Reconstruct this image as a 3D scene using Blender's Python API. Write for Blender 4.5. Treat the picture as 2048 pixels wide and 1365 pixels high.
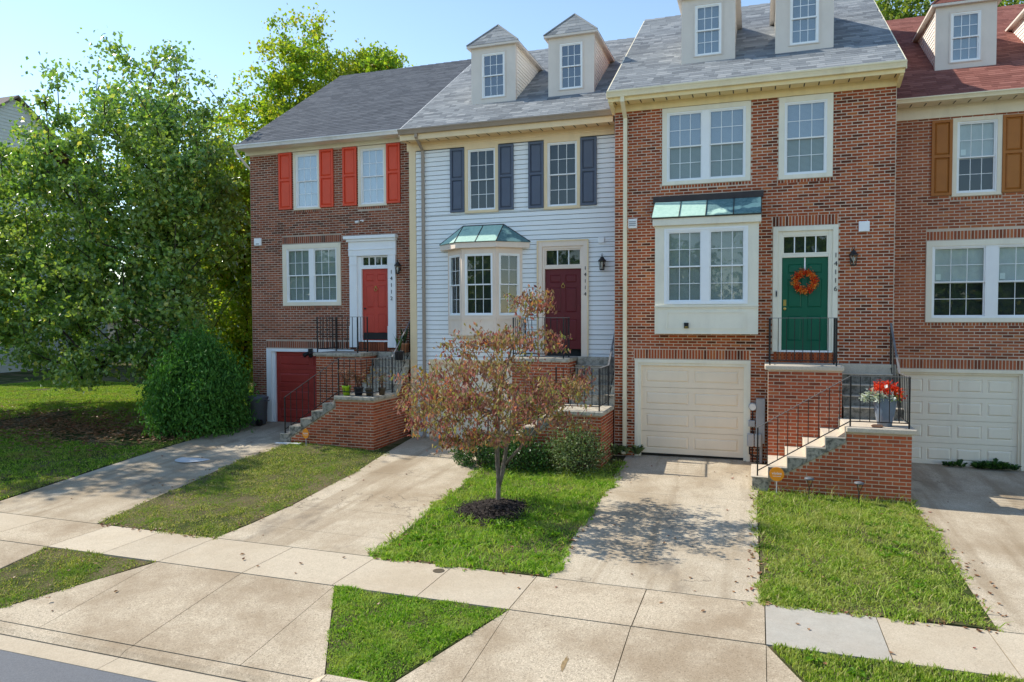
import bpy, bmesh, math, random
import numpy as np
from mathutils import Vector, Matrix

# ------------------------------------------------------------------ camera, sky, sun, exposure
scene = bpy.context.scene
for o in list(bpy.data.objects):
    bpy.data.objects.remove(o)
COL = scene.collection
R = math.radians

cam_data = bpy.data.cameras.new('camera')
cam_data.sensor_width = 36.0
cam_data.lens = 1437.0 / 2048.0 * 36.0
cam_data.clip_end = 2000.0
cam = bpy.data.objects.new('camera', cam_data)
COL.objects.link(cam)
_th, _p, _ro = R(18.91), R(1.929), R(-0.185)
CAM = Vector((0.0, -17.0, 3.2))
_f = Vector((-math.sin(_th) * math.cos(_p), math.cos(_th) * math.cos(_p), -math.sin(_p)))
_r0 = Vector((math.cos(_th), math.sin(_th), 0))
_u0 = _r0.cross(_f)
_r = _r0 * math.cos(_ro) + _u0 * math.sin(_ro)
_u = _u0 * math.cos(_ro) - _r0 * math.sin(_ro)
cam.matrix_world = Matrix(((_r.x, _u.x, -_f.x, CAM.x), (_r.y, _u.y, -_f.y, CAM.y), (_r.z, _u.z, -_f.z, CAM.z), (0, 0, 0, 1)))
scene.camera = cam

SUN_DIR = Vector((-0.715, 0.05, 0.69)).normalized()          # towards the sun: over the left end of the row
SUN_EL = math.asin(SUN_DIR.z)
SUN_AZ = math.atan2(SUN_DIR.x, SUN_DIR.y)
world = bpy.data.worlds.new('World')
scene.world = world
world.use_nodes = True
wn = world.node_tree.nodes
sky = wn.new('ShaderNodeTexSky')
sky.sky_type = 'NISHITA'
sky.sun_disc = False
sky.sun_elevation = SUN_EL
sky.sun_rotation = SUN_AZ
sky.air_density = 1.0
sky.dust_density = 0.0
sky.ozone_density = 1.8
wn['Background'].inputs['Strength'].default_value = 0.115
wb = wn.new('ShaderNodeMix')                                  # one white balance for the whole sky
wb.data_type, wb.blend_type = 'RGBA', 'MULTIPLY'
wb.inputs[0].default_value = 1.0
wb.inputs[7].default_value = (1.04, 1.0, 0.94, 1)
world.node_tree.links.new(sky.outputs[0], wb.inputs[6])
world.node_tree.links.new(wb.outputs[2], wn['Background'].inputs[0])

sun_data = bpy.data.lights.new('sun', 'SUN')
sun_data.energy = 2.8
sun_data.angle = R(0.55)
sun_data.color = (1.0, 0.93, 0.81)
sun = bpy.data.objects.new('sun', sun_data)
COL.objects.link(sun)
sun.rotation_euler = (-SUN_DIR).to_track_quat('-Z', 'Y').to_euler()

vs = scene.view_settings
vs.view_transform = 'Standard'
vs.look = 'None'
vs.gamma = 1.0
vs.use_curve_mapping = False
vs.exposure = 1.22
scene.render.engine = 'CYCLES'
scene.cycles.use_denoising = True
scene.cycles.max_bounces = 8
scene.cycles.transparent_max_bounces = 16

rng = np.random.default_rng(7)
random.seed(7)

# ------------------------------------------------------------------ helpers
def pix(P):
    v = Vector(P) - CAM
    c = v.dot(_f)
    return (1024 + 1437 * v.dot(_r) / c, 682.5 - 1437 * v.dot(_u) / c)

def sp(*v):
    "sRGB 0-255 to linear"
    return tuple(((x / 255 / 12.92) if x / 255 <= 0.04045 else ((x / 255 + 0.055) / 1.055) ** 2.4) for x in v)

class NT:
    def __init__(s, name):
        s.m = bpy.data.materials.new(name)
        s.m.use_nodes = True
        s.t = s.m.node_tree
        s.b = s.t.nodes['Principled BSDF']
        s.out = s.t.nodes['Material Output']
        s._p = None
    def n(s, t, **kw):
        o = s.t.nodes.new(t)
        for k, v in kw.items():
            setattr(o, k, v)
        return o
    def l(s, a, b):
        s.t.links.new(a, b)
    def pos(s):
        if s._p is None:
            s._p = s.n('ShaderNodeNewGeometry').outputs['Position']
        return s._p
    def noise(s, scale, detail=4, rough=0.6, vec=None, stretch=None):
        o = s.n('ShaderNodeTexNoise')
        o.inputs['Scale'].default_value = scale
        o.inputs['Detail'].default_value = detail
        o.inputs['Roughness'].default_value = rough
        v = vec or s.pos()
        if stretch:
            mp = s.n('ShaderNodeMapping')
            mp.inputs['Scale'].default_value = stretch
            s.l(v, mp.inputs['Vector'])
            v = mp.outputs[0]
        s.l(v, o.inputs['Vector'])
        return o.outputs['Fac']
    def ramp(s, fac, stops, interp='LINEAR'):
        o = s.n('ShaderNodeValToRGB')
        e = o.color_ramp.elements
        o.color_ramp.interpolation = interp
        while len(e) < len(stops):
            e.new(0.5)
        for i, (p, c) in enumerate(stops):
            e[i].position = p
            e[i].color = (c[0], c[1], c[2], 1) if not isinstance(c, float) else (c, c, c, 1)
        s.l(fac, o.inputs[0])
        return o.outputs[0]
    def mix(s, fac, a, b, blend='MIX'):
        o = s.n('ShaderNodeMix', data_type='RGBA', blend_type=blend)
        if isinstance(fac, (int, float)):
            o.inputs[0].default_value = fac
        else:
            s.l(fac, o.inputs[0])
        for i, v in ((6, a), (7, b)):
            if isinstance(v, tuple):
                o.inputs[i].default_value = (v[0], v[1], v[2], 1)
            else:
                s.l(v, o.inputs[i])
        return o.outputs[2]
    def math(s, op, a, b=0.0):
        o = s.n('ShaderNodeMath', operation=op)
        for i, v in ((0, a), (1, b)):
            if isinstance(v, (int, float)):
                o.inputs[i].default_value = v
            else:
                s.l(v, o.inputs[i])
        return o.outputs[0]
    def rnd(s):
        "one random number per piece: island of a joined mesh plus object of a separate piece"
        g = s.n('ShaderNodeNewGeometry').outputs['Random Per Island']
        ob = s.n('ShaderNodeObjectInfo').outputs['Random']
        return s.math('FRACT', s.math('ADD', g, ob))
    def bump(s, h, strength=0.3, dist=0.01):
        o = s.n('ShaderNodeBump')
        o.inputs['Strength'].default_value = strength
        o.inputs['Distance'].default_value = dist
        s.l(h, o.inputs['Height'])
        s.l(o.outputs[0], s.b.inputs['Normal'])
    def color(s, c):
        if isinstance(c, tuple):
            s.b.inputs['Base Color'].default_value = (c[0], c[1], c[2], 1)
        else:
            s.l(c, s.b.inputs['Base Color'])
    def rough(s, v):
        if isinstance(v, (int, float)):
            s.b.inputs['Roughness'].default_value = v
        else:
            s.l(v, s.b.inputs['Roughness'])
    def spec(s, v):
        s.b.inputs['Specular IOR Level'].default_value = v

def sc(c, k):
    return tuple(min(1.0, x * k) for x in c)

def paint(name, c, rough=0.5, var=0.12, scale=3.0, dirt=0.0, spec=0.35, streak=False):
    t = NT(name)
    nz = t.noise(scale, 5, 0.65, stretch=(1, 1, 0.3) if streak else None)
    col = t.ramp(nz, [(0.3, sc(c, 1 - var)), (0.7, sc(c, 1 + var * 0.6))])
    if dirt:
        d = t.ramp(t.noise(1.3, 6, 0.7, stretch=(1.6, 1.6, 0.35)), [(0.50, 0.0), (0.75, dirt)])
        col = t.mix(d, col, sc((c[0] * 0.45, c[1] * 0.42, c[2] * 0.38), 1))
    t.color(col)
    t.rough(rough)
    t.spec(spec)
    t.bump(t.noise(90, 3), 0.08, 0.004)
    return t.m

M = {}
def brick_mat(name, stops, dark=0.5):
    t = NT(name)
    r = t.rnd()
    base = t.ramp(r, stops, 'LINEAR')
    nz = t.noise(26, 5, 0.7)
    col = t.mix(t.ramp(nz, [(0.3, 0.0), (0.72, dark)]), base, sc(stops[len(stops) // 2][1], 0.42))
    big = t.noise(0.55, 4, 0.6)
    col = t.mix(t.ramp(big, [(0.42, 0.0), (0.68, 0.42)]), col, sc(stops[-2][1], 1.3))
    eff = t.noise(0.8, 5, 0.65, stretch=(1.2, 1.2, 0.4))
    col = t.mix(t.ramp(eff, [(0.58, 0.0), (0.76, 0.18)]), col, (0.40, 0.27, 0.20))
    gr = t.noise(1.1, 5, 0.65, stretch=(1.6, 1.6, 0.3))
    col = t.mix(t.ramp(gr, [(0.55, 0.0), (0.72, 0.45)]), col, sc(stops[1][1], 1.0))
    t.color(col)
    t.rough(0.9)
    t.spec(0.15)
    t.bump(t.noise(120, 4, 0.7), 0.35, 0.004)
    return t.m

M['brick_brown'] = brick_mat('brick_brown', [(0.0, (0.079, 0.034, 0.022)), (0.2, (0.141, 0.047, 0.028)), (0.55, (0.288, 0.084, 0.044)), (0.85, (0.346, 0.104, 0.051)), (1.0, (0.389, 0.133, 0.065))])
M['brick_red'] = brick_mat('brick_red', [(0.0, (0.040, 0.019, 0.014)), (0.14, (0.110, 0.032, 0.018)), (0.3, (0.310, 0.069, 0.027)), (0.8, (0.421, 0.101, 0.037)), (1.0, (0.511, 0.171, 0.056))])
M['brick_rose'] = brick_mat('brick_rose', [(0.0, (0.146, 0.048, 0.028)), (0.2, (0.299, 0.085, 0.042)), (0.6, (0.415, 0.121, 0.056)), (0.85, (0.468, 0.145, 0.065)), (1.0, (0.504, 0.183, 0.074))], 0.35)
M['brick_stair'] = brick_mat('brick_stair', [(0.0, (0.140, 0.042, 0.025)), (0.2, (0.288, 0.065, 0.029)), (0.6, (0.398, 0.090, 0.038)), (0.9, (0.453, 0.112, 0.047)), (1.0, (0.478, 0.145, 0.059))], 0.4)
M['mortar'] = paint('mortar', (0.64, 0.52, 0.405), 0.95, 0.2, 1.2, spec=0.1)
M['mortar_brown'] = paint('mortar_brown', (0.53, 0.42, 0.33), 0.95, 0.24, 1.2, spec=0.1)
M['mortar_stair'] = paint('mortar_stair', (0.58, 0.45, 0.34), 0.95, 0.24, 1.5, spec=0.1)

M['white'] = paint('white_paint', (0.893, 0.900, 0.900), 0.45, 0.04, 2, 0.12)
M['vinyl'] = paint('white_vinyl', (0.886, 0.900, 0.900), 0.4, 0.03)
M['cream'] = paint('cream_paint', (0.853, 0.770, 0.605), 0.5, 0.05, 2, 0.25)
M['cream_grey'] = paint('cream_grey_paint', (0.850, 0.802, 0.661), 0.5, 0.05, 2, 0.22)
M['yellow_cream'] = paint('yellow_cream_paint', (0.886, 0.725, 0.403), 0.5, 0.06, 2, 0.25, streak=True)
M['tan_cream'] = paint('tan_cream_paint', (0.840, 0.657, 0.405), 0.5, 0.06, 2, 0.2)
M['beige'] = paint('beige_paint', (0.837, 0.703, 0.583), 0.5, 0.05, 2, 0.15)
M['dormer_beige'] = paint('dormer_beige', (0.70, 0.635, 0.565), 0.5, 0.06, 2, 0.15)
M['garage_cream'] = paint('garage_cream', (0.89, 0.75, 0.57), 0.45, 0.03, 1.5, 0.08)
M['garage_white'] = paint('garage_white', (0.87, 0.79, 0.645), 0.45, 0.03, 1.5, 0.10)
M['garage_red'] = paint('garage_red', (0.37, 0.042, 0.03), 0.5, 0.12, 2, 0.2)
M['door_red'] = paint('door_red', (0.54, 0.058, 0.036), 0.4, 0.07, 3, 0.08)
M['door_maroon'] = paint('door_maroon', (0.135, 0.017, 0.021), 0.4, 0.1, 3, 0.1)
M['door_green'] = paint('door_green', (0.004, 0.11, 0.058), 0.35, 0.06)
M['shutter_red'] = paint('shutter_red', (0.773, 0.085, 0.033), 0.45, 0.06, 2, 0.08)
M['shutter_navy'] = paint('shutter_navy', (0.101, 0.122, 0.169), 0.5, 0.08)
M['shutter_brown'] = paint('shutter_brown', (0.400, 0.144, 0.027), 0.5, 0.08)
M['gutter_white'] = paint('gutter_white', (0.797, 0.797, 0.783), 0.4, 0.06, 2, 0.35)
M['gutter_brown'] = paint('gutter_brown', (0.351, 0.280, 0.215), 0.4, 0.08, 2, 0.3)
M['gutter_cream'] = paint('gutter_cream', (0.855, 0.765, 0.544), 0.4, 0.05, 2, 0.25)
M['siding'] = paint('siding_pale_blue', (0.845, 0.86, 0.85), 0.5, 0.03, 1.2, 0.05)
M['siding_white'] = paint('siding_white', (0.855, 0.816, 0.752), 0.5, 0.04)
M['siding_grey'] = paint('siding_grey', (0.50, 0.53, 0.52), 0.55, 0.05)
M['iron'] = paint('black_iron', (0.012, 0.012, 0.013), 0.4, 0.2, 8, spec=0.5)
M['black'] = paint('black_plastic', (0.015, 0.015, 0.016), 0.45, 0.1)
M['rail_top'] = paint('worn_rail', (0.16, 0.155, 0.15), 0.35, 0.25, 9, spec=0.6)
M['brass'] = paint('brass', (0.55, 0.38, 0.12), 0.3, 0.1)
M['brass'].node_tree.nodes['Principled BSDF'].inputs['Metallic'].default_value = 1.0
M['interior'] = paint('dark_interior', (0.03, 0.033, 0.035), 0.9, 0.1)  # boards close behind the glass; the shade of an unlit room is in the colour
M['grey_metal'] = paint('grey_metal', (0.36, 0.37, 0.38), 0.4, 0.1, 4, 0.1)
M['curtain'] = paint('white_curtain', (0.62, 0.63, 0.64), 0.9, 0.1, 7, streak=True)

def blind_mat():
    t = NT('window_blind')
    w = t.n('ShaderNodeTexWave', wave_type='BANDS', bands_direction='Z')
    w.inputs['Scale'].default_value = 12.5
    w.inputs['Distortion'].default_value = 0.3
    t.l(t.pos(), w.inputs['Vector'])
    t.color(t.ramp(w.outputs['Fac'], [(0.1, (0.20, 0.215, 0.21)), (0.5, (0.38, 0.40, 0.39))]))
    t.rough(0.7)
    return t.m
M['blind'] = blind_mat()

def glass_mat(name, tint, refl):
    t = NT(name)
    tr = t.n('ShaderNodeBsdfTransparent')
    tr.inputs[0].default_value = (*tint, 1)
    gl = t.n('ShaderNodeBsdfGlossy')
    gl.inputs['Roughness'].default_value = 0.015
    gl.inputs['Color'].default_value = (0.92, 0.97, 1.0, 1)
    nb = t.n('ShaderNodeBump')
    nb.inputs['Strength'].default_value = 0.02
    nb.inputs['Distance'].default_value = 0.01
    t.l(t.noise(2.5, 2), nb.inputs['Height'])
    t.l(nb.outputs[0], gl.inputs['Normal'])
    lw = t.n('ShaderNodeFresnel')
    lw.inputs['IOR'].default_value = 1.5
    bf = t.n('ShaderNodeNewGeometry').outputs['Backfacing']
    fac = t.math('MULTIPLY', t.math('MINIMUM', t.math('ADD', lw.outputs[0], refl), 1.0), t.math('SUBTRACT', 1.0, bf))
    mx = t.n('ShaderNodeMixShader')
    t.l(fac, mx.inputs[0])
    t.l(tr.outputs[0], mx.inputs[1])
    t.l(gl.outputs[0], mx.inputs[2])
    t.l(mx.outputs[0], t.out.inputs['Surface'])
    return t.m
M['glass'] = glass_mat('window_glass', (0.90, 0.94, 0.93), 0.02)
M['glass_sky'] = glass_mat('coated_window_glass', (0.84, 0.89, 0.92), 0.14)

def shingle_mat(name, stops, fine=0.4):
    t = NT(name)
    r = t.rnd()
    base = t.ramp(r, stops)
    nz = t.noise(160, 3, 0.8)
    col = t.mix(t.ramp(nz, [(0.35, 0.0), (0.7, fine)]), base, sc(stops[0][1], 0.55))
    st = t.noise(0.7, 5, 0.65)
    col = t.mix(t.ramp(st, [(0.45, 0.0), (0.75, 0.08)]), col, sc(stops[-1][1], 1.0))
    t.color(col)
    t.rough(0.95)
    t.spec(0.15)
    t.bump(nz, 0.5, 0.004)
    return t.m
M['shingle_grey'] = shingle_mat('shingle_grey', [(0.0, (0.135, 0.150, 0.165)), (0.25, (0.190, 0.207, 0.223)), (0.7, (0.235, 0.255, 0.270)), (1.0, (0.315, 0.330, 0.340))], 0.3)
M['shingle_dark'] = shingle_mat('shingle_dark', [(0.0, (0.07, 0.08, 0.098)), (0.5, (0.092, 0.104, 0.124)), (1.0, (0.122, 0.134, 0.155))], 0.45)
M['shingle_red'] = shingle_mat('shingle_red', [(0.0, (0.19, 0.075, 0.06)), (0.5, (0.25, 0.10, 0.08)), (1.0, (0.31, 0.135, 0.108))])
M['shingle_brown'] = shingle_mat('shingle_brown', [(0.0, (0.16, 0.13, 0.12)), (1.0, (0.22, 0.19, 0.175))])

def copper_mat(name, lo, hi):
    t = NT(name)
    n1 = t.noise(1.3, 4, 0.5)
    fine = t.noise(14, 5, 0.7)
    pat = t.ramp(fine, [(0.3, (0.33, 0.52, 0.44)), (0.7, (0.48, 0.66, 0.56))])
    teal = t.ramp(fine, [(0.3, (0.07, 0.15, 0.165)), (0.7, (0.17, 0.29, 0.295))])
    t.color(t.mix(t.ramp(n1, [(lo, 0.0), (hi, 1.0)]), pat, teal))
    t.rough(0.85)
    t.spec(0.15)
    t.bump(t.noise(5, 3), 0.1, 0.01)
    return t.m
M['copper'] = copper_mat('pale_patina_copper', 0.62, 0.66)
M['copper_teal'] = copper_mat('teal_patina_copper', 0.44, 0.48)
M['flashing'] = paint('dark_flashing', (0.05, 0.04, 0.036), 0.6, 0.3, 4)

def concrete_mat(name, c, speck=0.5, stain=0.35, warm=(0.30, 0.22, 0.15), moss=0.0, big=0.7, track=0.0, crack=0.0):
    t = NT(name)
    fine = t.noise(70, 4, 0.8)
    mid = t.noise(7, 5, 0.7)
    col = t.ramp(mid, [(0.25, sc(c, 0.84)), (0.75, sc(c, 1.12))])
    r = t.rnd()
    col = t.mix(t.ramp(r, [(0, 0.0), (1, 0.42)]), col, sc(c, 0.66))
    v = t.n('ShaderNodeTexVoronoi')
    v.inputs['Scale'].default_value = 85
    t.l(t.pos(), v.inputs['Vector'])
    spk = t.ramp(v.outputs['Color'], [(0.10, sc(c, 0.45)), (0.35, sc(c, 0.95)), (0.65, sc(c, 1.05)), (0.9, sc(c, 1.5))])
    col = t.mix(speck, col, spk)
    col = t.mix(t.ramp(fine, [(0.3, 0.28), (0.5, 0.0)]), col, sc(c, 0.45))
    st = t.noise(big, 6, 0.62)
    col = t.mix(t.ramp(st, [(0.42, 0.0), (0.64, stain)]), col, warm)
    if track:
        tk = t.noise(1.0, 5, 0.6, stretch=(2.2, 0.22, 1))
        col = t.mix(t.ramp(tk, [(0.50, 0.0), (0.62, track)]), col, sc(warm, 0.9))
        dk = t.noise(0.9, 6, 0.7, stretch=(1.0, 0.6, 1))
        col = t.mix(t.ramp(dk, [(0.57, 0.0), (0.68, track)]), col, (0.13, 0.11, 0.09))
    if track or crack:
        wv = t.n('ShaderNodeVectorMath', operation='ADD')
        t.l(t.pos(), wv.inputs[0])
        nv = t.n('ShaderNodeTexNoise')
        nv.inputs['Scale'].default_value = 2.2
        nv.inputs['Detail'].default_value = 6
        t.l(t.pos(), nv.inputs['Vector'])
        t.l(nv.outputs['Color'], wv.inputs[1])
        cv = t.n('ShaderNodeTexVoronoi', feature='DISTANCE_TO_EDGE')
        cv.inputs['Scale'].default_value = 0.42
        t.l(wv.outputs[0], cv.inputs['Vector'])
        ck = t.math('MULTIPLY', t.ramp(cv.outputs['Distance'], [(0.0, 1.0), (0.006, 0.0)]), t.ramp(t.noise(0.5, 2), [(0.56, 0.0), (0.60, 0.7)]))
        col = t.mix(ck, col, (0.09, 0.075, 0.06))
    if moss:
        mo = t.noise(9, 6, 0.75)
        col = t.mix(t.ramp(mo, [(0.46, 0.0), (0.6, moss)]), col, (0.06, 0.06, 0.048))
    t.color(col)
    t.rough(0.9)
    t.spec(0.2)
    t.bump(fine, 0.5, 0.006)
    return t.m
M['concrete'] = concrete_mat('pebbled_concrete', (0.475, 0.40, 0.295), 0.75, 0.65, (0.23, 0.165, 0.10), big=0.75)
M['concrete_drive'] = concrete_mat('driveway_concrete', (0.50, 0.43, 0.325), 0.6, 0.6, (0.24, 0.175, 0.105), big=0.6, track=0.45)
M['concrete_walk'] = concrete_mat('sidewalk_concrete', (0.52, 0.445, 0.335), 0.3, 0.35, (0.34, 0.26, 0.17))
M['concrete_new'] = concrete_mat('grey_sidewalk_concrete', (0.44, 0.415, 0.36), 0.15, 0.2)
M['concrete_old'] = concrete_mat('old_step_concrete', (0.52, 0.47, 0.38), 0.25, 0.2, (0.2, 0.17, 0.13), 0.55)
M['concrete_step'] = concrete_mat('step_concrete', (0.62, 0.54, 0.43), 0.2, 0.15, (0.3, 0.24, 0.18), 0.10)

def asphalt_mat():
    t = NT('asphalt')
    n = t.noise(55, 6, 0.9)
    t.color(t.ramp(n, [(0.3, (0.08, 0.085, 0.094)), (0.62, (0.16, 0.168, 0.184)), (0.8, (0.28, 0.28, 0.28))]))
    t.rough(0.9)
    t.bump(n, 0.6, 0.01)
    return t.m
M['asphalt'] = asphalt_mat()

def soil_mat():
    t = NT('lawn_soil')
    a = t.noise(0.8, 5, 0.65)
    b = t.noise(25, 5, 0.8)
    g = t.ramp(b, [(0.3, (0.025, 0.038, 0.010)), (0.7, (0.07, 0.09, 0.028))])
    d = t.ramp(b, [(0.3, (0.11, 0.08, 0.048)), (0.7, (0.26, 0.20, 0.125))])
    t.color(t.mix(t.ramp(a, [(0.44, 0.0), (0.6, 0.75)]), g, d))
    t.rough(1.0)
    t.spec(0.05)
    t.bump(b, 0.8, 0.03)
    return t.m
M['soil'] = soil_mat()

def leaf_mat(name, stops, trans=0.45, clump=None, rough=0.5, spec=0.35, cl_scale=0.55, tint=(1.25, 1.25, 0.55)):
    t = NT(name)
    r = t.rnd()
    col = t.ramp(r, stops)
    if clump:
        nz = t.noise(cl_scale, 3, 0.6)
        col = t.mix(t.ramp(nz, [(0.47, 0.0), (0.66, 0.8)]), col, clump)
    t.color(col)
    t.rough(rough)
    t.spec(spec)
    tl = t.n('ShaderNodeBsdfTranslucent')
    t.l(t.mix(1.0, col, tint, 'MULTIPLY'), tl.inputs[0])
    mx = t.n('ShaderNodeMixShader')
    mx.inputs[0].default_value = trans
    t.l(t.b.outputs[0], mx.inputs[1])
    t.l(tl.outputs[0], mx.inputs[2])
    t.l(mx.outputs[0], t.out.inputs['Surface'])
    return t.m
M['leaf_green'] = leaf_mat('leaf_green', [(0, (0.078, 0.174, 0.039)), (0.4, (0.165, 0.315, 0.063)), (0.75, (0.283, 0.460, 0.092)), (0.92, (0.472, 0.600, 0.120)), (1, (0.692, 0.585, 0.142))], 0.42, (0.299, 0.391, 0.076), rough=0.28, spec=1.0, tint=(1.1, 1.15, 0.6))
M['leaf_yellow'] = leaf_mat('leaf_yellow', [(0, (0.113, 0.230, 0.024)), (0.5, (0.236, 0.387, 0.038)), (0.85, (0.366, 0.479, 0.043)), (1, (0.436, 0.305, 0.048))], 0.55, (0.366, 0.387, 0.043))
M['leaf_far'] = leaf_mat('leaf_far', [(0, (0.08, 0.14, 0.03)), (0.6, (0.18, 0.28, 0.05)), (1, (0.36, 0.40, 0.06))], 0.5)
M['leaf_dogwood'] = leaf_mat('leaf_dogwood', [(0, (0.19, 0.045, 0.04)), (0.25, (0.33, 0.105, 0.09)), (0.48, (0.46, 0.21, 0.175)), (0.6, (0.30, 0.145, 0.08)), (0.8, (0.27, 0.30, 0.065)), (0.94, (0.42, 0.28, 0.075)), (1, (0.62, 0.17, 0.055))], 0.36, (0.28, 0.27, 0.08), cl_scale=2.4, tint=(1.05, 1.03, 0.9))
M['leaf_arbor'] = leaf_mat('leaf_arbor', [(0, (0.03, 0.11, 0.016)), (0.6, (0.07, 0.21, 0.03)), (1, (0.15, 0.34, 0.05))], 0.28, (0.10, 0.24, 0.034), rough=0.6, cl_scale=2.5)
M['leaf_box'] = leaf_mat('leaf_boxwood', [(0, (0.020, 0.056, 0.017)), (0.6, (0.042, 0.119, 0.025)), (1, (0.098, 0.210, 0.042))], 0.25, rough=0.35)
M['leaf_grey'] = leaf_mat('leaf_grey_green', [(0, (0.06, 0.10, 0.035)), (0.6, (0.13, 0.20, 0.07)), (1, (0.28, 0.33, 0.15))], 0.25)
M['leaf_dry'] = leaf_mat('leaf_dry', [(0, (0.14, 0.06, 0.03)), (0.5, (0.26, 0.13, 0.06)), (0.9, (0.36, 0.21, 0.12)), (1, (0.24, 0.03, 0.03))], 0.15)
M['grass'] = leaf_mat('grass_green', [(0, (0.103, 0.184, 0.018)), (0.4, (0.216, 0.347, 0.036)), (0.75, (0.348, 0.483, 0.070)), (0.9, (0.508, 0.525, 0.190)), (1, (0.545, 0.473, 0.260))], 0.42, (0.432, 0.462, 0.150), rough=0.6, spec=0.15, cl_scale=2.2)
M['grass_lush'] = leaf_mat('grass_lush', [(0, (0.083, 0.194, 0.014)), (0.45, (0.184, 0.367, 0.028)), (0.78, (0.304, 0.508, 0.055)), (0.93, (0.460, 0.529, 0.150)), (1, (0.515, 0.475, 0.250))], 0.42, (0.386, 0.464, 0.120), rough=0.6, spec=0.15, cl_scale=2.2)
M['grass_dry'] = leaf_mat('grass_dry', [(0, (0.111, 0.173, 0.031)), (0.4, (0.235, 0.321, 0.055)), (0.7, (0.420, 0.445, 0.136)), (1, (0.642, 0.519, 0.296))], 0.35, (0.148, 0.272, 0.037), rough=0.7, spec=0.1, cl_scale=1.6)
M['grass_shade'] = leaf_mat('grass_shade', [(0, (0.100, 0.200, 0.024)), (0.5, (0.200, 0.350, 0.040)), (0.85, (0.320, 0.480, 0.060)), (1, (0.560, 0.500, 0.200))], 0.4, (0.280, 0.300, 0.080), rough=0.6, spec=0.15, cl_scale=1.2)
M['weed'] = leaf_mat('weed_green', [(0, (0.09, 0.20, 0.016)), (0.6, (0.16, 0.32, 0.024)), (1, (0.26, 0.42, 0.045))], 0.4)

def bark_mat(name, c1, c2):
    t = NT(name)
    n = t.noise(9, 6, 0.75, stretch=(3, 3, 0.6))
    t.color(t.ramp(n, [(0.3, c1), (0.7, c2)]))
    t.rough(0.95)
    t.spec(0.1)
    t.bump(n, 0.8, 0.03)
    return t.m
M['bark'] = bark_mat('bark', (0.035, 0.028, 0.022), (0.10, 0.085, 0.07))
M['bark_grey'] = bark_mat('bark_grey', (0.10, 0.085, 0.07), (0.28, 0.24, 0.20))
M['mulch'] = leaf_mat('dark_mulch', [(0, (0.012, 0.009, 0.008)), (0.6, (0.028, 0.021, 0.018)), (1, (0.075, 0.058, 0.048))], 0.0, rough=0.9)

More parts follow.
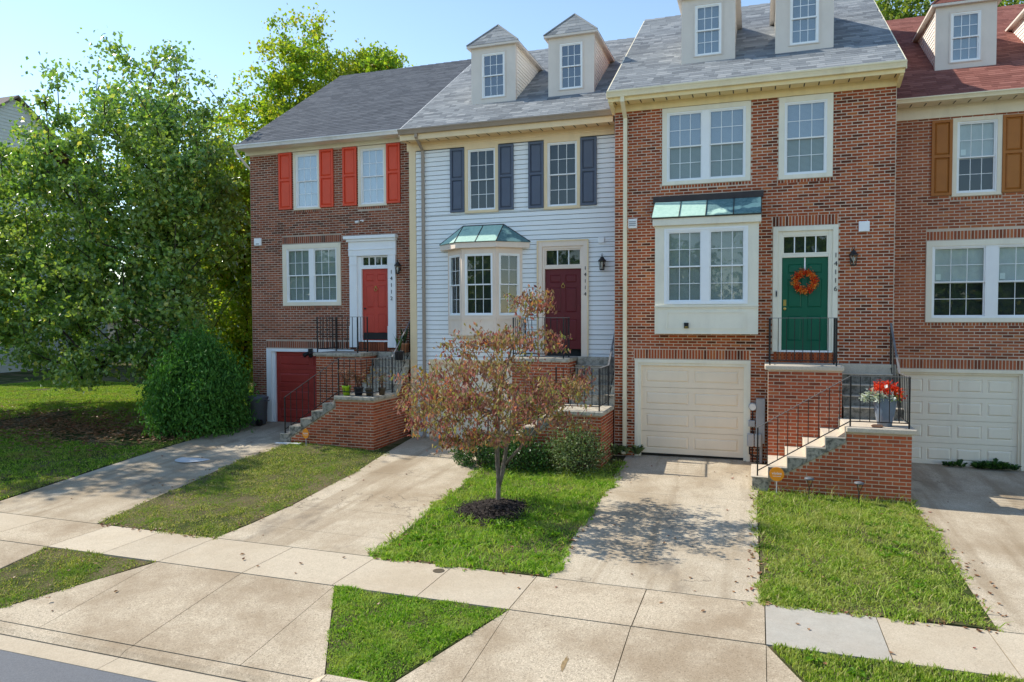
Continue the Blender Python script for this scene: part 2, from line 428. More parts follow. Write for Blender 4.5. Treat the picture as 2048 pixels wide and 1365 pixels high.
# ---- mesh building
class MB:
    def __init__(s):
        s.v, s.f = [], []
    def box(s, x0, x1, y0, y1, z0, z1):
        b = len(s.v)
        s.v += [(x0, y0, z0), (x1, y0, z0), (x1, y1, z0), (x0, y1, z0), (x0, y0, z1), (x1, y0, z1), (x1, y1, z1), (x0, y1, z1)]
        s.f += [(b, b + 3, b + 2, b + 1), (b + 4, b + 5, b + 6, b + 7), (b, b + 1, b + 5, b + 4), (b + 1, b + 2, b + 6, b + 5), (b + 2, b + 3, b + 7, b + 6), (b + 3, b, b + 4, b + 7)]
        return s
    def hexa(s, p):
        "8 corners: 4 bottom then 4 top, both counter-clockwise from above"
        b = len(s.v)
        s.v += [tuple(q) for q in p]
        s.f += [(b, b + 3, b + 2, b + 1), (b + 4, b + 5, b + 6, b + 7), (b, b + 1, b + 5, b + 4), (b + 1, b + 2, b + 6, b + 5), (b + 2, b + 3, b + 7, b + 6), (b + 3, b, b + 4, b + 7)]
        return s
    def poly(s, pts):
        b = len(s.v)
        s.v += [tuple(q) for q in pts]
        s.f.append(tuple(range(b, b + len(pts))))
        return s
    def prism(s, pts, d):
        "polygon pts extruded by vector d"
        b = len(s.v)
        n = len(pts)
        s.v += [tuple(q) for q in pts] + [(q[0] + d[0], q[1] + d[1], q[2] + d[2]) for q in pts]
        s.f += [tuple(range(b, b + n)), tuple(range(b + 2 * n - 1, b + n - 1, -1))]
        s.f += [(b + i, b + n + i, b + n + (i + 1) % n, b + (i + 1) % n) for i in range(n)]
        return s
    def tube(s, pts, rad, n=6, cap=True):
        if not isinstance(rad, (list, tuple, np.ndarray)):
            rad = [rad] * len(pts)
        pts = [Vector(p) for p in pts]
        b = len(s.v)
        up = None
        for i, p in enumerate(pts):
            t = (pts[min(i + 1, len(pts) - 1)] - pts[max(i - 1, 0)]).normalized()
            a = t.cross(Vector((0, 0, 1))) if abs(t.z) < 0.95 else t.cross(Vector((1, 0, 0)))
            a.normalize()
            if up is not None and a.dot(up) < 0:
                a = -a
            up = a
            c = t.cross(a)
            for k in range(n):
                an = 2 * math.pi * k / n
                s.v.append(tuple(p + (a * math.cos(an) + c * math.sin(an)) * rad[i]))
        for i in range(len(pts) - 1):
            for k in range(n):
                k2 = (k + 1) % n
                s.f.append((b + i * n + k, b + i * n + k2, b + (i + 1) * n + k2, b + (i + 1) * n + k))
        if cap:
            s.f.append(tuple(b + k for k in range(n - 1, -1, -1)))
            e = b + (len(pts) - 1) * n
            s.f.append(tuple(e + k for k in range(n)))
        return s
    def lathe(s, prof, c, n=16, sx=1.0, sy=1.0):
        b = len(s.v)
        for (r, z) in prof:
            for k in range(n):
                a = 2 * math.pi * k / n
                s.v.append((c[0] + r * math.cos(a) * sx, c[1] + r * math.sin(a) * sy, c[2] + z))
        for i in range(len(prof) - 1):
            for k in range(n):
                k2 = (k + 1) % n
                s.f.append((b + i * n + k, b + i * n + k2, b + (i + 1) * n + k2, b + (i + 1) * n + k))
        s.f.append(tuple(b + k for k in range(n - 1, -1, -1)))
        e = b + (len(prof) - 1) * n
        s.f.append(tuple(e + k for k in range(n)))
        return s
    def mesh(s, name):
        me = bpy.data.meshes.new(name)
        me.from_pydata(s.v, [], s.f)
        me.update()
        return me
    def build(s, name, mat, parent=None, smooth=False, bevel=0.0):
        return link(name, s.mesh(name), mat, parent, smooth, bevel)

def link(name, me, mat, parent=None, smooth=False, bevel=0.0):
    if mat is not None and not me.materials:
        me.materials.append(M[mat] if isinstance(mat, str) else mat)
    if smooth:
        me.polygons.foreach_set('use_smooth', [True] * len(me.polygons))
    o = bpy.data.objects.new(name, me)
    COL.objects.link(o)
    attach(o, parent)
    if bevel:
        bv = o.modifiers.new('soft_edges', 'BEVEL')
        bv.width = bevel
        bv.segments = 2
        bv.limit_method = 'ANGLE'
    return o

def wm(o):
    "world matrix without a depsgraph update"
    if o.parent is None:
        return o.matrix_basis.copy()
    return wm(o.parent) @ o.matrix_parent_inverse @ o.matrix_basis

def attach(o, parent):
    if parent is not None:
        o.parent = parent
        o.matrix_parent_inverse = wm(parent).inverted()

def thing(name, label, cat, loc, group=None):
    o = bpy.data.objects.new(name, None)
    o.empty_display_size = 0.2
    o.location = loc
    COL.objects.link(o)
    return tag(o, label, cat, group)

def tag(o, label=None, cat=None, group=None, kind=None):
    if label: o['label'] = label
    if cat: o['category'] = cat
    if group: o['group'] = group
    if kind: o['kind'] = kind
    return o

_unit = {}
def unit_box(mat):
    if mat not in _unit:
        me = MB().box(-.5, .5, -.5, .5, -.5, .5).mesh('box_' + mat)
        me.materials.append(M[mat])
        _unit[mat] = me
    return _unit[mat]

def bar(name, mat, parent, x0, x1, y0, y1, z0, z1):
    "an axis-aligned piece sharing one mesh per material"
    o = bpy.data.objects.new(name, unit_box(mat))
    o.location = ((x0 + x1) / 2, (y0 + y1) / 2, (z0 + z1) / 2)
    o.scale = (x1 - x0, y1 - y0, z1 - z0)
    COL.objects.link(o)
    attach(o, parent)
    return o

def np_mesh(name, V, F, mat, parent=None, smooth=False):
    "V (n,3), F (m,k) arrays"
    me = bpy.data.meshes.new(name)
    V = np.asarray(V, np.float32)
    F = np.asarray(F, np.int32)
    k = F.shape[1]
    me.vertices.add(len(V))
    me.vertices.foreach_set('co', V.ravel())
    me.loops.add(F.size)
    me.loops.foreach_set('vertex_index', F.ravel())
    me.polygons.add(len(F))
    me.polygons.foreach_set('loop_start', np.arange(0, F.size, k, dtype=np.int32))
    me.polygons.foreach_set('loop_total', np.full(len(F), k, np.int32))
    me.update(calc_edges=True)
    if not smooth:
        me.polygons.foreach_set('use_smooth', np.zeros(len(F), bool))
    return link(name, me, mat, parent, smooth)

def text(name, body, mat, parent, loc, size, rot=(math.pi / 2, 0, 0), extrude=0.004, spacing=1.0, align='CENTER'):
    cu = bpy.data.curves.new(name, 'FONT')
    cu.body = body
    cu.size = size
    cu.extrude = extrude
    cu.align_x = align
    cu.align_y = 'CENTER'
    cu.space_line = spacing
    cu.materials.append(M[mat])
    tmp = bpy.data.objects.new(name, cu)
    COL.objects.link(tmp)
    bpy.context.view_layer.update()
    me = bpy.data.meshes.new_from_object(tmp.evaluated_get(bpy.context.evaluated_depsgraph_get()))
    bpy.data.objects.remove(tmp)
    o = bpy.data.objects.new(name, me)
    o.location = loc
    o.rotation_euler = rot
    COL.objects.link(o)
    attach(o, parent)
    return o
# ------------------------------------------------------------------ the lie of the land
_XS = [-30, -14, -11, -8, -5.5, -3, 0, 2.6, 4.5, 9]
_ZS = [.05, .05, .03, -.12, -.14, -.06, -.03, -.15, -.2, -.2]
def gz(X, Y):
    z0 = float(np.interp(X, _XS, _ZS))
    if Y > .8: return z0
    if Y > -7.3:
        t = (.8 - Y) / 8.1
        return z0 * (1 - t) - .5 * t
    if Y > -8.53: return -.5
    if Y > -10.45: return -.5 - .115 * (-8.53 - Y)
    return -.72 - .11 * min(0.5, -10.45 - Y)

gx = sorted(set([-400, -200, -100, -60, -40] + [i * 1.0 for i in range(-34, 14)] + [-5.5, 2.6, 4.5] + [14, 20, 40, 80, 200, 400]))
gy = sorted(set([-400, -200, -80, -40, -25, -17, -13, -10.95, -10.46, -10.45, -9.5, -8.53, -7.3] + [-6.5 + .8 * i for i in range(10)] + [.8, 3, 5, 8, 12, 20, 40, 80, 200, 400]))
gv, gf = [], []
for y in gy:
    for x in gx:
        gv.append((x, y, gz(x, y) - 0.022 if y > -10.455 else -0.95))
W_ = len(gx)
for j in range(len(gy) - 1):
    for i in range(W_ - 1):
        gf.append((j * W_ + i, j * W_ + i + 1, (j + 1) * W_ + i + 1, (j + 1) * W_ + i))
tag(np_mesh('ground', gv, gf, 'soil'), kind='structure')

def slab(mb, q, thick=0.07):
    "a cast slab with corners q (counter-clockwise from above) following the ground"
    mb.hexa([(x, y, gz(x, y) - thick) for x, y in q] + [(x, y, gz(x, y)) for x, y in q])

def slab_obj(name, parent, mat, q, shrink=0.006, thick=0.07):
    cx = sum(p[0] for p in q) / len(q)
    cy = sum(p[1] for p in q) / len(q)
    q2 = []
    for x, y in q:
        d = math.hypot(cx - x, cy - y)
        q2.append((x + (cx - x) / d * shrink * 1.4, y + (cy - y) / d * shrink * 1.4))
    n = len(q2)
    me = MB().prism([(x, y, 0) for x, y in q2], (0, 0, 1))
    me.v = [(x, y, gz(x, y) - (thick if z == 0 else 0)) for x, y, z in me.v]
    me.f[0] = tuple(reversed(me.f[0]))
    me.f[1] = tuple(reversed(me.f[1]))
    me.f[2:] = [tuple(reversed(f)) for f in me.f[2:]]
    return me.build(name, mat, parent)

def structure(name, loc=(0, 0, 0)):
    o = bpy.data.objects.new(name, None)
    o.location = loc
    COL.objects.link(o)
    o['kind'] = 'structure'
    return o

# street, gutter pan and kerb
st = MB()
st.box(-80, 60, -24, -10.96, -1.2, -0.775)
tag(st.build('road', 'asphalt'), kind='structure')
kerb = structure('kerb', (-3, -10.6, -.75))
kx = [-30, -13, -9.95, -9.55, -7.05, -4.55, -4.35, -3.85, -3.6, -1.41, .85, 1.25, 5, 12]
kh = [.1, .1, .1, 0, 0, 0, .09, .09, 0, 0, 0, .1, .1, .1]
for i in range(len(kx) - 1):
    a, b = kx[i] + .004, kx[i + 1] - .004
    pr = lambda h: [(-10.645, -.85), (-10.645, -.768), (-10.615, -.755 + h * .7), (-10.57, -.728 + h), (-10.46, -.722 + h), (-10.46, -.85)]
    MB().hexa([(a, -10.955, -.85), (b, -10.955, -.85), (b, -10.657, -.85), (a, -10.657, -.85), (a, -10.955, -.772), (b, -10.955, -.772), (b, -10.657, -.776), (a, -10.657, -.776)]).build('gutter_pan', 'concrete_walk', kerb)
    m = MB()
    A, B = pr(kh[i]), pr(kh[i + 1])
    n = len(A)
    m.v = [(a, y, z) for y, z in A] + [(b, y, z) for y, z in B]
    m.f = [tuple(range(n)), tuple(range(2 * n - 1, n - 1, -1))] + [(k, n + k, n + (k + 1) % n, (k + 1) % n) for k in range(n)]
    m.build('kerb_stone', 'concrete', kerb)

# sidewalk panels
walk = structure('sidewalk', (-3, -8, -.5))
sj = [-16.9, -15.4, -13.9, -12.4, -10.9, -9.75, -8.6, -7.06, -5.55, -4.26, -2.96, -1.405, .11, 1.40, 2.58, 4.1, 5.6, 7.1]
for i in range(len(sj) - 1):
    a, b = sj[i], sj[i + 1]
    m = 'concrete_walk'
    if i in (7, 8, 9): m = 'concrete_walk'
    if a == .11: m = 'concrete_new'
    if a in (-2.96, -1.405, -12.4): m = 'concrete'
    slab_obj('panel', walk, m, [(a, -8.525), (b, -8.525), (b, -7.305), (a, -7.305)])

# driveway aprons between sidewalk and kerb
def apron(a, mid, b, fl, fr):
    o = structure('driveway_apron', (mid, -9.5, -.6))
    slab_obj('panel', o, 'concrete', [(fl, -10.45), (a, -10.45), (a, -8.535)])
    slab_obj('panel', o, 'concrete', [(a, -10.45), (mid, -10.45), (mid, -8.535), (a, -8.535)])
    slab_obj('panel', o, 'concrete', [(mid, -10.45), (b, -10.45), (b, -8.535), (mid, -8.535)])
    slab_obj('panel', o, 'concrete', [(b, -10.45), (fr, -10.45), (b, -8.535)])
apron(-8.6, -7.06, -5.5, -9.75, -4.40)
apron(-2.95, -1.41, .115, -3.72, 1.2)
apron(-14.3, -12.6, -10.87, -15.3, -10.83)

# driveways
def driveway(cols, rows, mat, edge_l, edge_r, skew=0):
    "rows: y breaks from the garage to the sidewalk; edge_*: x at each break"
    o = structure('driveway', ((edge_l[0] + edge_r[0]) / 2, (rows[0] + rows[-1]) / 2, gz((edge_l[0] + edge_r[0]) / 2, rows[-1])))
    for i in range(len(rows) - 1):
        yt, yb = rows[i], rows[i + 1]
        m = MB()
        n = max(2, int((yt - yb) / .35))
        for k in range(n + 1):
            f = .003 / (yt - yb) + (1 - .006 / (yt - yb)) * k / n
            y = yt + (yb - yt) * f
            a, b = edge_l[i] + (edge_l[i + 1] - edge_l[i]) * f, edge_r[i] + (edge_r[i + 1] - edge_r[i]) * f
            m.v += [(a, y, gz(a, y) - .08), (a, y, gz(a, y)), (b, y, gz(b, y)), (b, y, gz(b, y) - .08)]
        for k in range(n):
            p, q = k * 4, k * 4 + 4
            m.f += [(p + 1, q + 1, q + 2, p + 2), (p, q, q + 1, p + 1), (p + 2, q + 2, q + 3, p + 3)]
        m.f += [(0, 1, 2, 3), (n * 4 + 3, n * 4 + 2, n * 4 + 1, n * 4)]
        m.build('panel', mat, o)
    return o
driveway(1, [1.45, -2.75, -7.295], 'concrete_drive', [-14.45, -14.55, -14.35], [-11.3, -11.7, -11.25])
driveway(1, [1.1, -1.3, -2.85, -5.35, -6.55, -7.295], 'concrete_drive', [-8.95, -8.75, -8.55, -8.45, -8.5, -8.6], [-5.6, -5.9, -5.85, -5.72, -5.65, -5.6])
driveway(1, [.3, -2.95, -7.295], 'concrete_drive', [-2.95, -2.86, -2.82], [.1, .0, .06])
driveway(1, [1.65, -1.9, -7.295], 'concrete_drive', [2.72, 2.74, 2.7], [5.7, 5.7, 5.75])

# ------------------------------------------------------------------ masonry, roofs, openings
COURSE, MODULE, JOINT = 0.0672, 0.2127, 0.0130

def rect_minus(x0, x1, z0, z1, holes):
    xs = sorted(set([x0, x1] + [min(max(h[k], x0), x1) for h in holes for k in (0, 1)]))
    zs = sorted(set([z0, z1] + [min(max(h[k], z0), z1) for h in holes for k in (2, 3)]))
    out = []
    for j in range(len(zs) - 1):
        run = None
        for i in range(len(xs) - 1):
            cx, cz = (xs[i] + xs[i + 1]) / 2, (zs[j] + zs[j + 1]) / 2
            solid = not any(h[0] < cx < h[1] and h[2] < cz < h[3] for h in holes)
            if solid:
                run = [xs[i], xs[i + 1]] if run is None else [run[0], xs[i + 1]]
            if (not solid or i == len(xs) - 2) and run:
                out.append((run[0], run[1], zs[j], zs[j + 1]))
                run = None
    return out

def lay(u0, u1, z0, z1, holes=(), soldiers=(), course=COURSE, module=MODULE, top=None, lo=None):
    """bricks (u0,u1,z0,z1) in stretcher bond. top(u): height limit; soldiers: (u0,u1,z0,z1) bands of bricks on end."""
    out = []
    blk = list(holes) + list(soldiers)
    row = 0
    z = z0
    while z + course * .5 < z1:
        za, zb = z + JOINT / 2, min(z + course - JOINT / 2, z1)
        off = -(module / 2 if row % 2 else 0)
        u = u0 + off
        while u < u1:
            a, b = max(u, u0) , min(u + module, u1)
            spans = [(a, b)]
            for h in blk:
                if h[2] < zb - .012 and h[3] > za + .012:
                    ns = []
                    for s, e in spans:
                        if h[1] <= s or h[0] >= e: ns.append((s, e))
                        else:
                            if h[0] > s: ns.append((s, h[0]))
                            if h[1] < e: ns.append((h[1], e))
                    spans = ns
            for s, e in spans:
                if top:
                    while e - s > .03 and top(s) < zb: s += .01
                    while e - s > .03 and top(e) < zb: e -= .01
                s2, e2 = s + JOINT / 2, e - JOINT / 2
                if e2 - s2 > .022:
                    out.append((s2, e2, za, zb))
            u += module
        z += course
        row += 1
    for h in soldiers:
        n = max(1, round((h[1] - h[0]) / course))
        w = (h[1] - h[0]) / n
        for k in range(n):
            out.append((h[0] + k * w + JOINT / 2, h[0] + (k + 1) * w - JOINT / 2, h[2] + JOINT / 2, h[3] - JOINT / 2))
    return out

_bm = {}
def brick_mesh(mat, du, dz, depth, axis):
    key = (mat, round(du, 3), round(dz, 3), axis)
    if key not in _bm:
        h = .003
        m = MB()
        if axis == 'x':
            m.v = [(-du / 2, depth, -dz / 2), (du / 2, depth, -dz / 2), (du / 2, depth, dz / 2), (-du / 2, depth, dz / 2), (-du / 2 + h, 0, -dz / 2 + h), (du / 2 - h, 0, -dz / 2 + h), (du / 2 - h, 0, dz / 2 - h), (-du / 2 + h, 0, dz / 2 - h)]
        else:
            m.v = [(-depth, -du / 2, -dz / 2), (-depth, du / 2, -dz / 2), (-depth, du / 2, dz / 2), (-depth, -du / 2, dz / 2), (0, -du / 2 + h, -dz / 2 + h), (0, du / 2 - h, -dz / 2 + h), (0, du / 2 - h, dz / 2 - h), (0, -du / 2 + h, dz / 2 - h)]
        m.f = [(4, 5, 6, 7), (0, 1, 5, 4), (1, 2, 6, 5), (2, 3, 7, 6), (3, 0, 4, 7)]
        _bm[key] = m
    return _bm[key]

_bme = {}
def masonry(parent, walls, mat, limit=300, hide=None):
    """walls: list of (bricks, axis, face). The bricks that show largest become parts, the rest one joined part."""
    allb = []
    for bricks, axis, face in walls:
        for (a, b, c, d) in bricks:
            P = ((a + b) / 2, face, (c + d) / 2) if axis == 'x' else (face, (a + b) / 2, (c + d) / 2)
            x, y = pix(P)
            ok = 0 < x < 2048 and 0 < y < 1365 and not (hide and hide(P))
            dist = (Vector(P) - CAM).length
            size = (b - a) * (d - c) / dist ** 2 if ok else -1
            full = abs((b - a) - (MODULE - JOINT)) < .002 or (d - c) > .1
            allb.append((size if full else size * .3, P, b - a, d - c, axis))
    allb.sort(key=lambda t: -t[0])
    V, F = [], []
    for i, (size, P, du, dz, axis) in enumerate(allb):
        j = .0025 * (random.random() - .5)
        Q = (P[0], P[1] + j, P[2]) if axis == 'x' else (P[0] + j, P[1], P[2])
        proto = brick_mesh(mat, du, dz, .022, axis)
        if i < limit and size > 0:
            key = (mat, round(du, 3), round(dz, 3), axis)
            if key not in _bme:
                me = proto.mesh('brick')
                me.materials.append(M[mat])
                _bme[key] = me
            o = bpy.data.objects.new('brick', _bme[key])
            o.location = Q
            COL.objects.link(o)
            attach(o, parent)
        else:
            n = len(V)
            V += [(v[0] + Q[0], v[1] + Q[1], v[2] + Q[2]) for v in proto.v]
            F += [tuple(n + k for k in f) for f in proto.f]
    if V:
        tag(np_mesh('brickwork', V, F, mat, parent), kind='stuff')

PITCH = 0.667
def shingles(parent, x0, x1, ye, ze, rise_len, mat, limit=300, sgn=-1, expo=.142, wmin=.14, wmax=.42, clip=None, seed=1, thick=.003):
    """tabs on the plane that rises from (ye,ze) away from the viewer; rise_len measured along the slope"""
    rg = random.Random(seed)
    c, s = 1 / math.hypot(1, PITCH), PITCH / math.hypot(1, PITCH)
    rows = int(rise_len / expo)
    V, F, cand = [], [], []
    for r in range(rows + 1):
        v0 = r * expo
        v1 = min(v0 + expo + .03, rise_len)
        x = x0 - rg.random() * .2
        while x < x1:
            w = rg.uniform(wmin, wmax)
            a, b = max(x, x0), min(x + w - .004, x1)
            x += w
            if b - a < .03: continue
            t = thick * rg.choice((.8, 1, 1.25))
            cand.append((a, b, v0, v1, t))
    def pt(x, v, h):
        return (x, ye + v * c - h * s, ze + v * s + h * c)
    def tab(a, b, v0, v1, t):
        return [pt(a, v0, 0), pt(b, v0, 0), pt(b, v1, 0), pt(a, v1, 0), pt(a, v0, t + .003), pt(b, v0, t + .003), pt(b, v1, .002), pt(a, v1, .002)]
    FF = [(0, 1, 5, 4), (4, 5, 6, 7), (1, 2, 6, 5), (3, 0, 4, 7)]
    vis = []
    for k, q in enumerate(cand):
        P = pt((q[0] + q[1]) / 2, (q[2] + q[3]) / 2, .02)
        X, Y = pix(P)
        ok = 0 < X < 2048 and 0 < Y < 1365 and not (clip and clip(P))
        vis.append((-((q[1] - q[0]) / (Vector(P) - CAM).length ** 2) if ok else 1, k))
    vis.sort()
    single = {k for s_, k in vis[:limit] if s_ < 0}
    for k, q in enumerate(cand):
        T = tab(*q)
        if k in single:
            m = MB()
            m.v, m.f = T, FF
            m.build('shingle', mat, parent)
        else:
            n = len(V)
            V += T
            F += [tuple(n + i for i in f) for f in FF]
    tag(np_mesh('shingle_field', V, F, mat, parent), kind='stuff')

def ring(mb, x0, x1, z0, z1, w, y0, y1, wb=None, wt=None):
    "picture-frame of four bars butted end to end"
    wb = w if wb is None else wb
    wt = w if wt is None else wt
    mb.box(x0, x0 + w, y0, y1, z0, z1)
    mb.box(x1 - w, x1, y0, y1, z0, z1)
    mb.box(x0 + w, x1 - w, y0, y1, z1 - wt, z1)
    mb.box(x0 + w, x1 - w, y0, y1, z0, z0 + wb)
    return mb

def window(house, x0, x1, z0, z1, Y, casing, frame='vinyl', cw=.07, units=1, grid=(3, 2), blind='blind', glass='glass', two=True, sill=True, proud=.03, label=None, mull=.09, blind_frac=1.0, sticker=False, glass_up=None):
    """sash window: casing, white frame, two sashes a unit, each sash a grid of panes"""
    wdw = ring(MB(), x0, x1, z0, z1, cw, Y - proud, Y + .10, wb=cw * .8).build('window', casing, house)
    if label: wdw['label'] = label
    ix0, ix1, iz0, iz1 = x0 + cw, x1 - cw, z0 + cw * .8, z1 - cw
    uw = (ix1 - ix0 - (units - 1) * mull) / units
    for u in range(units):
        a = ix0 + u * (uw + mull)
        b = a + uw
        if u:
            bar('mullion', frame, wdw, a - mull, a, Y - proud * .4, Y + .09, iz0, iz1)
        ring(MB(), a, b, iz0, iz1, .032, Y - proud * .35, Y + .085).build('window_frame', frame, wdw)
        fa, fb, fz0, fz1 = a + .032, b - .032, iz0 + .032, iz1 - .032
        zm = (fz0 + fz1) / 2
        for k, (s0, s1, yy) in enumerate(((zm - .015, fz1, Y + .022), (fz0, zm + .018, Y + .050))):
            rail = ring(MB(), fa, fb, s0, s1, .028, yy - .012, yy + .016, wt=.026 if k == 0 else .034).build('sash', frame, wdw)
            pa, pb, pz0, pz1 = fa + .028, fb - .028, s0 + .028, s1 - (.026 if k == 0 else .034)
            nx, nz = grid
            dx, dz = (pb - pa) / nx, (pz1 - pz0) / nz
            mt = MB()
            for i in range(1, nx):
                mt.box(pa + i * dx - .006, pa + i * dx + .006, yy - .004, yy + .010, pz0, pz1)
            for j in range(1, nz):
                for i in range(nx):
                    mt.box(pa + i * dx + .0062, pa + (i + 1) * dx - .0062, yy - .0035, yy + .0095, pz0 + j * dz - .006, pz0 + j * dz + .006)
            mt.build('muntin', frame, wdw)
            for i in range(nx):
                for j in range(nz):
                    bar('pane', (glass_up or glass) if k == 0 else glass, wdw, pa + i * dx + .0063, pa + (i + 1) * dx - .0063, yy, yy + .004, pz0 + j * dz + .0063, pz0 + (j + 1) * dz - .0063)
        if blind:
            bar('blind', blind, wdw, fa, fb, Y + .085, Y + .09, fz1 - (fz1 - fz0) * blind_frac, fz1)
        if sticker:
            bar('sticker', 'white', wdw, fa + .05, fa + .15, Y + .0285, Y + .030, zm + .05, zm + .18)
        bar('interior', 'interior', wdw, a, b, Y + .14, Y + .15, iz0, iz1)
    if sill:
        bar('sill', casing, wdw, x0 - .02, x1 + .02, Y - proud - .035, Y - proud - .001, z0 - .03, z0 + .012)
    return wdw

def shutter(house, x0, x1, z0, z1, Y, mat):
    s = ring(MB(), x0, x1, z0, z1, .055, Y - .045, Y - .004)
    zm = z0 + (z1 - z0) * .52
    s.box(x0 + .055, x1 - .055, Y - .044, Y - .004, zm - .03, zm + .03)
    o = s.build('shutter', mat, house)
    for a, b in ((z0 + .055, zm - .03), (zm + .03, z1 - .055)):
        m = MB()
        xa, xb = x0 + .055, x1 - .055
        g, h = .012, .045
        m.v = [(xa, Y - .012, a), (xb, Y - .012, a), (xb, Y - .012, b), (xa, Y - .012, b),
               (xa + g, Y - .014, a + g), (xb - g, Y - .014, a + g), (xb - g, Y - .014, b - g), (xa + g, Y - .014, b - g),
               (xa + h, Y - .036, a + h), (xb - h, Y - .036, a + h), (xb - h, Y - .036, b - h), (xa + h, Y - .036, b - h)]
        m.f = [(0, 1, 5, 4), (1, 2, 6, 5), (2, 3, 7, 6), (3, 0, 4, 7), (4, 5, 9, 8), (5, 6, 10, 9), (6, 7, 11, 10), (7, 4, 8, 11), (8, 9, 10, 11)]
        m.build('shutter_panel', mat, o)

def raised(name, mat, parent, x0, x1, z0, z1, Y, d=.016, h=.03):
    "raised and fielded panel on a plane facing the street"
    m = MB()
    m.v = [(x0, Y - .001, z0), (x1, Y - .001, z0), (x1, Y - .001, z1), (x0, Y - .001, z1),
           (x0 + .3 * h, Y + d * .55, z0 + .3 * h), (x1 - .3 * h, Y + d * .55, z0 + .3 * h), (x1 - .3 * h, Y + d * .55, z1 - .3 * h), (x0 + .3 * h, Y + d * .55, z1 - .3 * h),
           (x0 + h, Y - d * .6, z0 + h), (x1 - h, Y - d * .6, z0 + h), (x1 - h, Y - d * .6, z1 - h), (x0 + h, Y - d * .6, z1 - h)]
    m.f = [(0, 1, 5, 4), (1, 2, 6, 5), (2, 3, 7, 6), (3, 0, 4, 7), (4, 5, 9, 8), (5, 6, 10, 9), (6, 7, 11, 10), (7, 4, 8, 11), (8, 9, 10, 11)]
    return m.build(name, mat, parent)

def panel_face(mb, x0, x1, z0, z1, y, wells, back):
    "a slab face with rectangular wells left open for raised panels"
    for (a, b, c, d) in rect_minus(x0, x1, z0, z1, wells):
        mb.box(a, b, y, back, c, d)

def panel_door(house, x0, x1, z0, z1, Y, mat, label=None):
    "six-panel entrance door"
    w, h = x1 - x0, z1 - z0
    cols = [(x0 + .13 * w, x0 + .44 * w), (x0 + .56 * w, x0 + .87 * w)]
    rows = [(z0 + .10 * h, z0 + .37 * h), (z0 + .46 * h, z0 + .77 * h), (z0 + .83 * h, z0 + .93 * h)]
    wells = [(a, b, c, d) for a, b in cols for c, d in rows]
    m = MB()
    panel_face(m, x0, x1, z0, z1, Y, wells, Y + .04)
    d = m.build('door', mat, house)
    if label: d['label'] = label
    for a, b, c, e in wells:
        raised('door_panel', mat, d, a, b, c, e, Y + .002, .014, .032)
    return d

def garage_door(house, x0, x1, z0, z1, Y, mat, cols, rows=4, mx=.11, label=None):
    w, h = (x1 - x0), (z1 - z0) / rows
    g = MB().box(x0, x1, Y + .03, Y + .05, z0, z1).build('garage_door', mat, house)
    if label: g['label'] = label
    for r in range(rows):
        a, b = z0 + r * h + .004, z0 + (r + 1) * h - .004
        cw = (w - mx * (cols + 1)) / cols
        wells = [(x0 + mx + k * (cw + mx), x0 + mx + k * (cw + mx) + cw, a + h * .22, b - h * .2) for k in range(cols)]
        m = MB()
        panel_face(m, x0, x1, a, b, Y, wells, Y + .029)
        m.build('section', mat, g)
        for q in wells:
            raised('raised_panel', mat, g, q[0], q[1], q[2], q[3], Y + .002, .02, .05)
    bar('bottom_seal', 'black', g, x0, x1, Y - .004, Y + .03, z0 - .03, z0 - .001)
    return g

def gutter(house, x0, x1, ye, zt, mat, h=.12, name='gutter'):
    "K-style gutter profile"
    pf = [(ye, zt - h), (ye - .075, zt - h), (ye - .085, zt - h * .72), (ye - .105, zt - h * .4), (ye - .125, zt - h * .22), (ye - .125, zt), (ye - .115, zt), (ye - .112, zt - .03), (ye - .006, zt - .03), (ye, zt)]
    return MB().prism([(x0, y, z) for y, z in pf], (x1 - x0, 0, 0)).build(name, mat, house)

